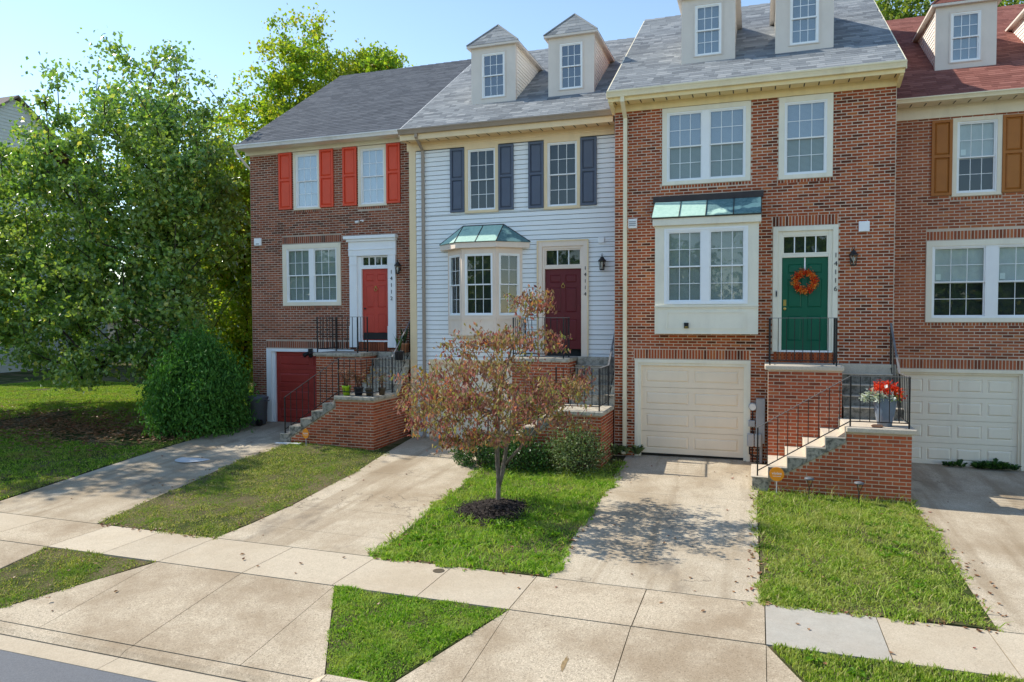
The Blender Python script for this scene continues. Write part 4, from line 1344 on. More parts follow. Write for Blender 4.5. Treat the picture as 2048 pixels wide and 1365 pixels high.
for nm, x, z_ in (('vent_cover', -2.81, 5.38), ('alarm_box', 2.12, 5.10)):
    vb = MB().box(x - .105, x + .105, Y - .05, Y - .001, z_ - .11, z_ + .11).build(nm, 'vinyl', h3, bevel=.012)
    if nm == 'vent_cover':
        for k in range(3):
            bar('louver', 'grey_metal', vb, x - .08, x + .08, Y - .058, Y - .0505, z_ - .06 + k * .045, z_ - .035 + k * .045)

# --- house with brown shutters, at the right edge
h4 = thing('townhouse', 'rose brick townhouse with brown shutters and a red roof', 'townhouse', (5.6, 1.35, -.2), 'townhouses in the row')
Y = 1.35
X4 = 8.6
holes = [(4.04, 4.98, 5.83, 7.55), (6.5, 7.44, 5.83, 7.55), (3.56, 6.1, 3.05, 4.86), (2.85, 5.52, -.7, 1.99)]
sol = [(3.56, 6.1, 4.875, 5.08), (2.8, 5.6, 2.0, 2.22), rowlock(4.02, 5.0, 5.83), rowlock(3.54, 6.1, 3.05)]
facade(h4, 2.72, X4, -.7, 7.62, Y, holes, 'mortar')
masonry(h4, [(lay(2.72, X4, -.25, 7.61, holes, sol), 'x', Y)], 'brick_rose')
body(h4, 2.72, X4, Y, .95, 7.96, RUN, 'brick_rose')
D4 = ((3.882, 5.121), (5.99, 7.23))
roof(h4, 2.74, X4 + .1, .95, 7.96, RUN, 'shingle_red', 'shingle_red', 14, clip=lambda P: any(a - .1 < P[0] < b + .1 and P[1] > 2.35 for a, b in D4), expo=.13, wmin=.24, wmax=.34, thick=.005, fascia='gutter_cream')
eaves(h4, 2.74, X4 + .1, Y, .95, 7.96, 7.585, 7.86, 'gutter_cream', 'cream', 'cream', .1)
window(h4, 4.04, 4.98, 5.83, 7.55, Y, 'cream', 'white', .085, blind='curtain', blind_frac=.52, sill=False, sticker=True)
for a, b in ((3.63, 4.035), (4.985, 5.40)):
    shutter(h4, a, b, 5.865, 7.53, Y, 'shutter_brown')
window(h4, 3.56, 6.1, 3.05, 4.86, Y, 'cream_grey', 'white', .12, units=2, sill=False, mull=.17, blind='curtain', blind_frac=.52, sticker=True)
window(h4, 6.5, 7.44, 5.83, 7.55, Y, 'cream', 'white', .085, blind='curtain', blind_frac=.52, sill=False)
for a, b in ((6.09, 6.495), (7.445, 7.86)):
    shutter(h4, a, b, 5.865, 7.53, Y, 'shutter_brown')
for k, (a, b) in enumerate(D4):
    q = dormer(h4, a, b, 2.40, 10.42, 11.1, .95, 7.96, 'dormer_beige', 'siding_white', 'shingle_red', 17 + k)
    window(h4, q[0], q[1], q[2], q[3], 2.40, 'dormer_beige', 'vinyl', .03, glass='glass_sky', sill=False, proud=.02)
gt = ring(MB(), 2.85, 5.52, -.4, 1.99, .07, Y - .02, Y + .12, wb=.0)
ring(gt, 2.92, 5.45, -.4, 1.92, .05, Y + .03, Y + .12, wb=.0)
gt.build('garage_trim', 'cream', h4)
garage_door(h4, 2.97, 5.40, -.2, 1.87, Y + .085, 'garage_white', 4, mx=.09, label='off-white garage door with four panels a row')
bar('interior', 'interior', h4, 2.9, 5.5, Y + .21, Y + .23, -.5, 1.95)

# ------------------------------------------------------------------ entrance stairs
M['concrete_stained'] = concrete_mat('stained_step_side', (0.40, 0.365, 0.30), 0.3, 0.3, (0.14, 0.12, 0.09), 0.8)
M['concrete_dark'] = concrete_mat('stained_risers', (0.27, 0.25, 0.21), 0.4, 0.3, (0.10, 0.09, 0.07), 0.75)
def railing(parent, pts, h=.92, spacing=.165, name='railing', drop=.10):
    """pts: foot points (x,y,z); top and bottom rails follow them, balusters between, posts at the ends"""
    P = [Vector(p) for p in pts]
    top = MB()
    for i in range(len(P) - 1):
        a, b = P[i] + Vector((0, 0, h)), P[i + 1] + Vector((0, 0, h))
        dv = (b - a)
        side = Vector((0, 0, 1)).cross(dv).normalized() * .019
        n0 = len(top.v)
        ex = dv.normalized() * .02
        a, b = a - ex, b + ex
        top.v += [tuple(q) for q in (a - side, b - side, b + side, a + side)] + [tuple(q + Vector((0, 0, .012))) for q in (a - side, b - side, b + side, a + side)]
        top.f += [tuple(n0 + k for k in f) for f in ((0, 3, 2, 1), (4, 5, 6, 7), (0, 1, 5, 4), (1, 2, 6, 5), (2, 3, 7, 6), (3, 0, 4, 7))]
    rl = top.build(name, 'rail_top', parent)
    bot = MB()
    for i in range(len(P) - 1):
        bot.tube([P[i] + Vector((0, 0, drop)), P[i + 1] + Vector((0, 0, drop))], .011, 4)
    bot.build('bottom_rail', 'iron', rl)
    for p in P:
        bar('post', 'iron', rl, p.x - .014, p.x + .014, p.y - .014, p.y + .014, p.z - .03, p.z + h)
    for i in range(len(P) - 1):
        L = math.hypot(P[i + 1].x - P[i].x, P[i + 1].y - P[i].y)
        n = max(1, round(L / spacing))
        for k in range(1, n):
            q = P[i].lerp(P[i + 1], k / n)
            bar('baluster', 'iron', rl, q.x - .007, q.x + .007, q.y - .007, q.y + .007, q.z + drop, q.z + h - .001)
    return rl

def stairs(label, dx, dy, zl, zm, old, right_wall):
    con = 'concrete_old' if old else 'concrete_step'
    T = lambda x, y: (x + dx, y + dy)
    s = thing('entrance_stairs', label, 'stairs', (1.4 + dx, -1.1 + dy, gz(1.4 + dx, -1.1 + dy)), 'brick entrance stairs')
    xs = [-.09, .22, .565, .904, 1.238, 1.583]
    r = .21
    zt = [zm - (5 - k) * r for k in range(5)]                   # tread tops
    slope = r / .338
    und = lambda x: zt[0] + (x - xs[1]) * slope - .10           # underside of the flight
    yf, yb = -2.235 + dy, -1.0 + dy
    for k in range(5):
        a, b = xs[k] + dx, xs[k + 1] + dx - .002
        zb0 = max(und(xs[k]), -.6) if k else gz(a, yf) - .2
        zb1 = und(xs[k + 1]) if k else gz(b, yf) - .2
        st_ = MB().prism([(a, yf, zb0), (b, yf, zb1), (b, yf, zt[k] - .02), (a, yf, zt[k] - .02)], (0, yb - yf, 0)).build('step', 'concrete_stained', s, bevel=.012)
        MB().box(a - .022, b - .001, yf - .006, yb - .002, zt[k] - .0195, zt[k]).build('tread', con, st_, bevel=.006)
        if k: MB().box(a - .016, a - .001, yf + .001, yb - .002, zt[k - 1] + .001, zt[k] - .0205).build('riser', con, st_)
    MB().box(1.566 + dx, 1.5815 + dx, yf + .001, yb - .002, zt[4] + .001, zm - .002).build('riser', con, s)
    MB().box(1.583 + dx, 2.765 + dx, -2.27 + dy, -1.002 + dy, zm - .10, zm).build('middle_landing', con, s, bevel=.02)
    ru = (zl - zm) / 5
    tr = .21
    und2 = lambda y: zm + (y + 1.0) * ru / tr - .14
    for k in range(4):
        ya, yb2 = -1.0 + k * tr, -1.0 + (k + 1) * tr
        z_ = zm + (k + 1) * ru
        st_ = MB().prism([(1.665 + dx, ya + dy, und2(ya) + .05), (1.665 + dx, ya + dy, z_), (1.665 + dx, yb2 + dy - .001, z_), (1.665 + dx, yb2 + dy - .001, und2(yb2) + .05)], (1.09, 0, 0)).build('step', 'concrete_old' if old else 'concrete_dark', s, bevel=.01)
        MB().box(1.664 + dx, 2.758 + dx, ya + dy - .018, yb2 + dy - .002, z_ + .0005, z_ + .022).build('tread', con, st_, bevel=.006)
    MB().box(1.665 + dx, 2.755 + dx, -.16 + dy, -.001 + dy, zl - .22, zl - .002).build('step', con, s, bevel=.01)
    MB().box(.14 + dx, 1.663 + dx, -1.05 + dy, -.001 + dy, zl - .10, zl).build('landing', con, s, bevel=.02)
    # masonry: front wall under the flight, landing block, right-hand wall
    zg = -.45
    core = MB()
    x1 = 2.70
    fy = -2.2 + dy
    cut = (zg - (zt[0] - .10)) / slope + xs[1]
    xl = max(.22, cut)
    core.prism([(xl + dx, fy + .007, zg), (x1 - .01 + dx, fy + .007, zg), (x1 - .01 + dx, fy + .007, zm - .101), (1.583 + dx, fy + .007, zm - .101), (xl + dx, fy + .007, und(xl) - .002)], (0, .2, 0))
    core.box(.21 + dx, 1.63 + dx, -.993 + dy, -.02 + dy, zg, zl - .101)
    yw = .0
    core.prism([(x1 - .007 + dx, fy + .21, zg), (x1 - .007 + dx, yw + dy - .02, zg), (x1 - .007 + dx, yw + dy - .02, und2(yw) - .0), (x1 - .007 + dx, -1.0 + dy, zm - .101), (x1 - .007 + dx, fy + .21, zm - .101)], (-.2, 0, 0))
    core.build('core', 'mortar_stair', s)
    mod = dict(course=.0712, module=.2275)
    topf = lambda u: (zm - .10 if u - dx > 1.583 else und(u - dx)) - .004
    w1 = lay(xl + dx, x1 + dx, zg, zm - .10, top=topf, **mod)
    w2 = lay(.205 + dx, 1.635 + dx, zg, zl - .10, **mod)
    walls = [(w1, 'x', fy), (w2, 'x', -1.0 + dy)]
    if right_wall:
        tops = lambda v: (zm - .10 if v - dy < -1.0 else und2(v - dy)) - .004
        walls.append((lay(fy, right_wall, zg, zl, top=tops, **mod), 'y', x1 + dx))
        walls.append((lay(-1.0 + dy, -.16 + dy, zm, zl - .1, **mod), 'y', 1.635 + dx))
    masonry(s, walls, 'brick_stair')
    # railings
    railing(s, [(.24 + dx, -.03 + dy, zl), (.24 + dx, -.97 + dy, zl), (1.52 + dx, -.97 + dy, zl), (1.52 + dx, -.45 + dy, zl)], .98, .16, 'landing_railing')
    railing(s, [(.01 + dx, -2.15 + dy, zt[0]), (1.66 + dx, -2.15 + dy, zm), (2.65 + dx, -2.15 + dy, zm), (2.65 + dx, -1.12 + dy, zm), (2.65 + dx, -.08 + dy, zl - .1)], .95, .175, 'stair_railing')
    return s
MODULE_STAIR = .2275
stairs('brick entrance stairs with plant pots, below the red door', -11.86, 1.15, 2.225, 1.19, True, 1.0)
stairs('brick entrance stairs half hidden behind the dogwood tree', -5.97, .8, 2.19, 1.10, True, .7)
stairs('brick entrance stairs with a blue planter, below the green door', 0.0, 0.0, 2.17, 1.11, False, None)
# ------------------------------------------------------------------ lawns and grass
def inside(poly, X, Y):
    n = len(poly)
    c = np.zeros(X.shape, bool)
    j = n - 1
    for i in range(n):
        xi, yi = poly[i]
        xj, yj = poly[j]
        t = ((yi > Y) != (yj > Y)) & (X < (xj - xi) * (Y - yi) / (yj - yi + 1e-12) + xi)
        c ^= t
        j = i
    return c

def gzv(X, Y):
    z0 = np.interp(X, _XS, _ZS)
    t = np.clip((.8 - Y) / 8.1, 0, 1)
    z = z0 * (1 - t) - .5 * t
    z = np.where(Y < -8.53, -.5 - .115 * np.minimum(-8.53 - Y, 1.92), z)
    return z

def vnoise(X, Y, s, seed):
    "cheap smooth value noise"
    r = np.random.default_rng(seed)
    G = r.random((64, 64))
    x, y = X * s + 100, Y * s + 100
    i, j = np.floor(x).astype(int), np.floor(y).astype(int)
    fx, fy = x - i, y - j
    fx, fy = fx * fx * (3 - 2 * fx), fy * fy * (3 - 2 * fy)
    g = lambda a, b: G[a % 64, b % 64]
    return (g(i, j) * (1 - fx) + g(i + 1, j) * fx) * (1 - fy) + (g(i, j + 1) * (1 - fx) + g(i + 1, j + 1) * fx) * fy

def mound(poly, X, Y, hump):
    "lawn surface: a little proud of the concrete, uneven"
    return gzv(X, Y) + hump + .022 * (vnoise(X, Y, 1.3, 3) - .5) + .012 * (vnoise(X, Y, 4.1, 4) - .5)

def lawn_bed(name, poly, hump=.0, step=.25):
    bm = bmesh.new()
    vs_ = [bm.verts.new((x, y, 0)) for x, y in poly]
    bm.faces.new(vs_)
    xs = [p[0] for p in poly]
    ys = [p[1] for p in poly]
    for ax, lo, hi in ((0, min(xs), max(xs)), (1, min(ys), max(ys))):
        k = lo + step
        while k < hi:
            co, no = ((k, 0, 0), (1, 0, 0)) if ax == 0 else ((0, k, 0), (0, 1, 0))
            bmesh.ops.bisect_plane(bm, geom=bm.verts[:] + bm.edges[:] + bm.faces[:], plane_co=co, plane_no=no)
            k += step
    P = np.array([v.co[:] for v in bm.verts])
    Z = mound(poly, P[:, 0], P[:, 1], hump)
    for v, z in zip(bm.verts, Z):
        v.co.z = z
    ext = bmesh.ops.extrude_face_region(bm, geom=bm.faces[:])
    for g in ext['geom']:
        if isinstance(g, bmesh.types.BMVert):
            g.co.z += 0
    for v in [g for g in ext['geom'] if isinstance(g, bmesh.types.BMVert)]:
        pass
    low = set(v for v in bm.verts) - set(g for g in ext['geom'] if isinstance(g, bmesh.types.BMVert))
    for v in low:
        v.co.z -= .10
    bmesh.ops.recalc_face_normals(bm, faces=bm.faces[:])
    me = bpy.data.meshes.new(name)
    bm.to_mesh(me)
    bm.free()
    o = link(name, me, 'soil')
    return tag(o, kind='structure')

def blades(poly, density, h0, h1, w, hump, seed, keep=None, edge=0.05, patch=0.0, lean=.5):
    r = np.random.default_rng(seed)
    P = np.array(poly)
    x0, y0 = P.min(0) - edge
    x1, y1 = P.max(0) + edge
    n = int((x1 - x0) * (y1 - y0) * density)
    X = r.uniform(x0, x1, n)
    Y = r.uniform(y0, y1, n)
    jx = edge * ((vnoise(X, Y, 3.0, seed + 1) - .4) * 1.6 + (vnoise(X, Y, 11.0, seed + 7) - .5) * 1.5)
    cx, cy = P.mean(0)
    # ragged border: shrink or grow the outline a little
    sx = X - np.sign(X - cx) * jx
    sy = Y - np.sign(Y - cy) * jx
    ok = inside(poly, sx, sy)
    if patch:
        ok &= (vnoise(X, Y, 1.7, seed + 2) * .6 + vnoise(X, Y, 5, seed + 3) * .4) > patch * r.random(n)
    if keep is not None:
        ok &= keep(X, Y)
    X, Y = X[ok], Y[ok]
    n = len(X)
    tall = .35 + .8 * vnoise(X, Y, 2.3, seed + 5) + .7 * vnoise(X, Y, 8.5, seed + 6) ** 2
    h = r.uniform(h0, h1, n) * tall
    Z = mound(poly, X, Y, hump) - .008
    a = r.uniform(0, 2 * np.pi, n)
    b = r.uniform(0, 2 * np.pi, n)
    ln = h * r.uniform(.15, 1.0, n) * lean * 1.6
    ww = w * r.uniform(.6, 1.3, n) / 2
    dx, dy = np.cos(a) * ww, np.sin(a) * ww
    bx, by = np.cos(b) * ln, np.sin(b) * ln
    V = np.empty((n, 5, 3), np.float32)
    V[:, 0] = np.stack([X - dx, Y - dy, Z], 1)
    V[:, 1] = np.stack([X + dx, Y + dy, Z], 1)
    V[:, 2] = np.stack([X + dx * .8 + bx * .4, Y + dy * .8 + by * .4, Z + h * .62], 1)
    V[:, 3] = np.stack([X - dx * .8 + bx * .4, Y - dy * .8 + by * .4, Z + h * .62], 1)
    V[:, 4] = np.stack([X + bx, Y + by, Z + h * .97], 1)
    return V

def grass_obj(label, mat, chunks):
    V = np.concatenate(chunks)
    n = len(V)
    base = (np.arange(n) * 5)[:, None]
    F = np.concatenate([base + np.array([[0, 1, 2]]), base + np.array([[0, 2, 3]]), base + np.array([[3, 2, 4]])])
    o = np_mesh('grass', V.reshape(-1, 3), F, mat)
    return tag(o, label, 'grass', kind='stuff')

LM = [(-5.62, -7.28), (-2.80, -7.28), (-2.84, -2.95), (-2.9, -.6), (-3.3, -1.0), (-3.3, -1.35), (-5.4, -1.35), (-6.0, -1.2), (-5.88, -2.6), (-5.72, -5.2), (-5.66, -6.5)]
LR = [(.07, -7.28), (2.69, -7.28), (2.74, -1.95), (2.6, -2.15), (.1, -2.15), (-.02, -2.1), (.0, -2.9), (.05, -5.0)]
LL = [(-11.24, -7.28), (-8.62, -7.28), (-8.48, -5.4), (-8.53, -3.0), (-8.76, -1.25), (-9.1, -.98), (-11.6, -.98), (-11.72, -2.75)]
PM = [(-5.47, -8.56), (-4.42, -10.40), (-3.72, -10.40), (-2.98, -8.56)]
PL = [(-10.84, -8.56), (-8.66, -8.56), (-9.72, -10.40), (-10.81, -10.40)]
PR = [(.16, -8.56), (1.18, -10.4), (6, -10.4), (6, -8.56)]
LE = [(5.8, -7.28), (9.5, -7.28), (9.5, 1.3), (5.75, 1.3)]
BIG = [(-60, -7.28), (-14.42, -7.28), (-14.6, -2.75), (-14.5, 1.1), (-14.62, 1.3), (-14.62, 30), (-60, 30)]
for nm, p in (('lawn', LM), ('lawn', LR), ('lawn', LL), ('verge', PM[::-1]), ('verge', PL[::-1]), ('verge', PR), ('lawn', LE)):
    lawn_bed(nm, p)
lawn_bed('lawn', BIG, .0, 1.0)

mul = lambda X, Y: ((X + 4.62) / .58) ** 2 + ((Y + 4.7) / .66) ** 2 + .7 * (vnoise(X, Y, 3, 9) - .5) > 1
grass_obj('lush green grass and weeds around the dogwood tree', 'grass_lush', [blades(LM, 6800, .025, .062, .013, .0, 21, mul, .16, 1.0, .9), blades(LM, 420, .07, .13, .013, .0, 22, mul, .12, .75, 1.0)])
grass_obj('green grass in front of the stairs below the green door', 'grass', [blades(LR, 6800, .025, .062, .013, .0, 31, None, .16, 1.0, .9), blades(LR, 320, .07, .13, .013, .0, 32, None, .12, .75, 1.0)])
grass_obj('short patchy grass between the two driveways at the red door', 'grass_dry', [blades(LL, 5600, .02, .045, .012, .0, 41, None, .14, 1.15, .9)])
grass_obj('thick green grass on the verge between the driveway aprons', 'grass_lush', [blades(PM, 9000, .025, .05, .012, .0, 51, None, .05, .7, .9)])
grass_obj('grass with fallen leaves on the verge at the kerb end', 'grass_dry', [blades(PL, 6500, .025, .05, .012, .0, 61, None, .05, 1.05, .9)])
grass_obj('weedy grass on the verge beside the last apron', 'grass', [blades(PR[:4], 5500, .03, .07, .013, .0, 71, lambda X, Y: X < 3.2, .03, .5)])
grass_obj('grass beyond the off-white garage drive', 'grass', [blades(LE, 2500, .03, .06, .014, .0, 35, None, .1, .6, .9)])
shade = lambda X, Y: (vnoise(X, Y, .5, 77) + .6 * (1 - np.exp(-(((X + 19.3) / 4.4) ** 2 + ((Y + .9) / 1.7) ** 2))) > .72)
NEAR = [(-34, -7.28), (-14.42, -7.28), (-14.6, -2.75), (-14.5, 1.1), (-14.62, 10), (-34, 10)]
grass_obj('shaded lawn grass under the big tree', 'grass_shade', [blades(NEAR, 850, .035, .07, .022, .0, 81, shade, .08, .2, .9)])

# fallen leaves
def litter(pts, size, seed, name, label, mat='leaf_dry', cat='leaves'):
    r = np.random.default_rng(seed)
    V, F = [], []
    for x, y, z in pts:
        a = r.uniform(0, 6.28)
        s = size * r.uniform(.6, 1.3)
        c, d = math.cos(a), math.sin(a)
        t1, t2 = r.uniform(-.3, .5, 2)
        out = [(0, -1), (.62, -.25), (.45, .35), (0, 1.05), (-.5, .4), (-.6, -.2)]
        n = len(V)
        V.append((x, y, z + s * .10))
        for k, (u, v) in enumerate(out):
            u, v = u * s * .6, v * s * .6
            V.append((x + u * c - v * d, y + u * d + v * c, z + .006 + abs(u) * (t1 + .3) + abs(v) * (.3 + t2) * (.6 if k % 2 else 1)))
        for k in range(6):
            F.append((n, n + 1 + k, n + 1 + (k + 1) % 6))
    return tag(np_mesh(name, V, F, mat), label, cat, kind='stuff')
pts = []
r_ = np.random.default_rng(5)
def sprinkle(n, x0, x1, y0, y1, dz=0.0):
    for _ in range(n):
        x, y = r_.uniform(x0, x1), r_.uniform(y0, y1)
        pts.append((x, y, gz(x, y) + dz))
sprinkle(24, -2.9, .1, -7.2, -.2)
sprinkle(90, -3.0, -2.72, -7.25, -1.5)
sprinkle(80, -.12, .15, -7.25, -2.5)
sprinkle(40, -5.85, -5.55, -7.2, -2.5)
sprinkle(50, 2.62, 2.95, -7.2, -2.6)
sprinkle(40, -11.2, -8.6, -7.4, -7.2)
sprinkle(40, -5.6, -2.9, -7.4, -7.22)
sprinkle(40, .1, 2.7, -7.42, -7.22)
sprinkle(10, -8.6, -5.7, -7.2, -1)
sprinkle(22, -8.75, -8.4, -7, -1.5)
sprinkle(14, -11.9, -11.2, -7, -2)
sprinkle(12, -14.4, -11.5, -7, 0)
sprinkle(16, -10, 2.5, -8.4, -7.4)
sprinkle(7, -9, 1, -10.4, -8.6)
sprinkle(10, 2.7, 3.1, -7, -3)
sprinkle(6, 3, 5, -6, 0)
sprinkle(14, -11.2, -8.7, -7, -1.5, .05)
sprinkle(16, -10.5, -9, -10.2, -8.7, .05)
sprinkle(14, -5.5, -3, -7, -2, .07)
sprinkle(14, .2, 2.6, -7.2, -2.6, .07)
sprinkle(8, .4, 3.2, -9.6, -8.7, .05)
litter(pts, .05, 8, 'fallen_leaves', 'brown fallen leaves scattered over driveways and lawns')
pts = []
for _ in range(4200):
    x, y = r_.normal(-19.2, 3.0), r_.normal(-.8, 1.25)
    if x < -14.7 and y > -4.5: pts.append((x, y, gz(x, y) + .035))
litter(pts, .10, 9, 'leaf_litter', 'carpet of brown fallen leaves under the big tree')

# mulch ring
mv = []
for _ in range(5200):
    a, q = r_.uniform(0, 6.28), math.sqrt(r_.random()) * (1 + .12 * math.sin(3 * r_.random()))
    q *= .9 + .35 * r_.random() ** 6
    x, y = -4.62 + .64 * q * math.cos(a), -4.7 + .70 * q * math.sin(a)
    mv.append((x, y, gz(x, y) + .03 + .07 * max(0, 1 - q)))
def chips(pts, seed):
    r = np.random.default_rng(seed)
    n = len(pts)
    P = np.array(pts)
    a = r.uniform(0, 6.28, n)
    L = r.uniform(.02, .055, n)
    W = r.uniform(.006, .014, n)
    t = r.uniform(-.35, .35, n)
    d = np.stack([np.cos(a) * L, np.sin(a) * L, t * L], 1)
    s = np.stack([-np.sin(a) * W, np.cos(a) * W, r.uniform(-.5, .5, n) * W], 1)
    V = np.stack([P - d - s, P + d - s, P + d + s, P - d + s], 1).reshape(-1, 3)
    F = (np.arange(n) * 4)[:, None] + np.array([[0, 1, 2, 3]])
    return V, F
V, F = chips(mv, 3)
md = MB().lathe([(.68, -.06), (.60, .0), (.36, .025), (.05, .04)], (-4.62, -4.7, gz(-4.62, -4.7)), 20, .9, 1.0)
mu = md.build('mulch_bed', 'mulch')
tag(mu, 'dark wood mulch ring around the dogwood trunk', 'mulch', kind='stuff')
np_mesh('mulch_chips', V, F, 'mulch', mu)

# ------------------------------------------------------------------ trees and shrubs
def skeleton(seed, base, trunk, tips, pull=.55, jit=.12, seg=.55, rtip=.008, power=2.3, sag=0.0):
    """grow branches from trunk nodes to the tips; returns (P, parent, radius, tipnodes)"""
    r = np.random.default_rng(seed)
    B = np.zeros((60000, 3))
    nP = len(trunk)
    B[:nP] = np.array(trunk, float)
    par = [-1] + list(range(len(trunk) - 1))
    T0 = np.array(trunk, float)
    tips = sorted(tips, key=lambda t: float(np.linalg.norm(T0 - np.array(t), axis=1).min()))
    ends = []
    for t in tips:
        t = np.array(t, float)
        A = B[:nP]
        d = np.linalg.norm(A - t, axis=1)
        # prefer nodes lower than the tip so that branches rise
        cost = d + np.maximum(0, A[:, 2] - t[2] + pull * d) * .9
        cost[0] += 2.0
        i = int(np.argmin(cost))
        a = B[i].copy()
        L = np.linalg.norm(t - a)
        n = max(1, int(L / seg))
        prev = i
        for k in range(1, n + 1):
            f = k / n
            q = a + (t - a) * f
            q = q + r.normal(0, jit * L * .25, 3) * math.sin(math.pi * f) * (k < n)
            q[2] += .12 * L * math.sin(math.pi * f) - sag * L * f * f
            B[nP] = q
            nP += 1
            par.append(prev)
            prev = nP - 1
        ends.append(prev)
    P = B[:nP].copy()
    n = nP
    acc = np.zeros(n)
    kids = np.zeros(n, int)
    for i in range(n - 1, 0, -1):
        if acc[i] == 0: acc[i] = rtip ** power
        acc[par[i]] += acc[i]
    if acc[0] == 0: acc[0] = rtip ** power
    rad = acc ** (1 / power)
    return P, par, rad, ends

def wood(P, par, rad, sides=5, rmin=.0):
    V, F = [], []
    for i in range(len(P)):
        p = par[i]
        if p < 0 or rad[i] < rmin: continue
        a, b = P[p], P[i]
        t = b - a
        L = np.linalg.norm(t)
        if L < 1e-6: continue
        t = t / L
        u = np.cross(t, (0, 0, 1) if abs(t[2]) < .9 else (1, 0, 0))
        u /= np.linalg.norm(u)
        w = np.cross(t, u)
        n0 = len(V)
        ra = min(rad[p], rad[i] * 1.35)
        for c, rr in ((a, ra), (b, rad[i])):
            for k in range(sides):
                an = 2 * math.pi * k / sides
                V.append(c + (u * math.cos(an) + w * math.sin(an)) * rr)
        for k in range(sides):
            k2 = (k + 1) % sides
            F.append((n0 + k, n0 + k2, n0 + sides + k2, n0 + sides + k))
    return V, F

def leaves(C, size, seed, droop=.4, aspect=.62, updir=None):
    "C (n,3) leaf centres -> folded leaf blades"
    r = np.random.default_rng(seed)
    n = len(C)
    d = r.normal(0, 1, (n, 3))
    d[:, 2] -= droop * 1.6
    d /= np.linalg.norm(d, axis=1)[:, None]
    s = np.cross(d, r.normal(0, 1, (n, 3)))
    s /= np.linalg.norm(s, axis=1)[:, None]
    nn = np.cross(d, s)
    L = (size * r.uniform(.6, 1.3, n))[:, None]
    Wd = L * aspect
    fold = r.uniform(.05, .4, n)[:, None] * Wd
    V = np.stack([C - d * L * .5, C + s * Wd * .5 + nn * fold - d * L * .05, C + d * L * .5, C - s * Wd * .5 + nn * fold - d * L * .05], 1).reshape(-1, 3)
    b = (np.arange(n) * 4)[:, None]
    F = np.concatenate([b + np.array([[0, 1, 2]]), b + np.array([[0, 2, 3]])])
    return V, F

def crown_points(r, ell, n, hollow=.35):
    out = []
    while len(out) < n:
        e = ell[r.integers(len(ell))] if len(ell) > 1 else ell[0]
        v = r.normal(0, 1, 3)
        v /= np.linalg.norm(v)
        q = r.random() ** (1 / 3)
        if q < hollow: continue
        p = np.array(e[:3]) + v * q * np.array(e[3:6])
        out.append(p)
    return out

def tree(name, label, base, top, ells, ntips, per, lsize, spread, lmat, seed, group=None, bark='bark', trunk_r=None, rtip=.012, bend=(0, 0), seg=.7, cat='tree', hollow=.35, droop=.4, aspect=.7, rmin=.0):
    r = np.random.default_rng(seed)
    o = thing(name, label, cat, base, group)
    nt = 8
    tr = [(base[0] + bend[0] * (k / nt) ** 1.4 + .06 * math.sin(k * 1.7 + seed), base[1] + bend[1] * (k / nt) ** 1.4 + .05 * math.sin(k * 2.3), base[2] - .15 + (top - base[2]) * k / nt) for k in range(nt + 1)]
    tips = crown_points(r, ells, ntips, hollow)
    P, par, rad, ends = skeleton(seed, base, tr, tips, seg=seg, rtip=rtip)
    V, F = wood(P, par, rad, 6, rmin)
    np_mesh('trunk', V, F, bark, o, True)
    C = []
    for e in ends:
        for back in range(3):
            m = per if back == 0 else per // (2 * back)
            q = P[e]
            C.append(q + r.normal(0, 1, (m, 3)) * np.array([spread, spread, spread * .7]) * (.6 + .8 * r.random()))
            e = par[e]
            if e < 0: break
    C = np.concatenate(C)
    V, F = leaves(C, lsize, seed + 1, droop, aspect)
    np_mesh('crown', V, F, lmat, o)
    return o

tree('maple_tree', 'big leafy green tree on the lawn beside the row', (-18.6, 2.2, .05), 8.8,
     [(-19.6, 2.0, 9.0, 3.3, 2.8, 3.9), (-21.0, 1.8, 7.4, 4.2, 3.0, 3.6), (-23.0, 1.8, 5.6, 4.0, 3.0, 3.8), (-18.2, 2.4, 6.2, 2.2, 2.4, 4.2), (-20.6, .6, 3.3, 4.6, 2.4, 2.4), (-25.5, 2, 5.0, 3.2, 2.8, 3.4)], 820, 50, .165, .25, 'leaf_green', 101, bend=(-.3, 0), rtip=.013, hollow=.25)
tree('tall_tree', 'tall yellow-green tree rising behind the house with red shutters', (-20.5, 13, .05), 13.5,
     [(-20.4, 13, 13.6, 3.0, 3.0, 4.2), (-22.6, 13, 10.5, 3.2, 3.0, 4.5), (-18.2, 13.2, 11.6, 2.6, 2.6, 3.4), (-22.5, 12.6, 5.5, 3.0, 3, 4.5), (-16.9, 13, 13.4, 1.5, 1.6, 2.2)], 850, 62, .19, .30, 'leaf_yellow', 111, hollow=.15, rtip=.009)
tree('young_tree', 'slim yellow-green tree between the big tree and the brick wall', (-19.2, 6.5, .05), 7,
     [(-20.1, 7.0, 4.8, 1.9, 2.0, 4.6), (-20.9, 7.2, 8.0, 2.0, 2.0, 3.0)], 280, 75, .16, .27, 'leaf_yellow', 121, hollow=.1, rtip=.008)
tree('background_tree', 'loose green tree behind the red roof', (5.6, 17, 0), 12.5,
     [(4.7, 17, 14.6, 1.6, 1.6, 1.8), (6.4, 17, 14.8, 1.5, 1.5, 2.0), (8.6, 17, 14.2, 1.6, 1.5, 1.8)], 150, 85, .18, .34, 'leaf_far', 131)
for k, (x, y, h, w, lab) in enumerate([(-31, 22, 11, 4.5, 'distant green tree seen below the big crown'), (-40, 30, 13, 6, 'distant green tree beside the pale house'), (-25.5, 30, 12, 5, 'distant green tree left of the tall yellow tree')]):
    tree('background_tree', lab, (x, y, .05), h * .75, [(x, y, h * .55, w, w, h * .45)], 140, 90, .32, .8, 'leaf_far', 141 + k, hollow=.2)

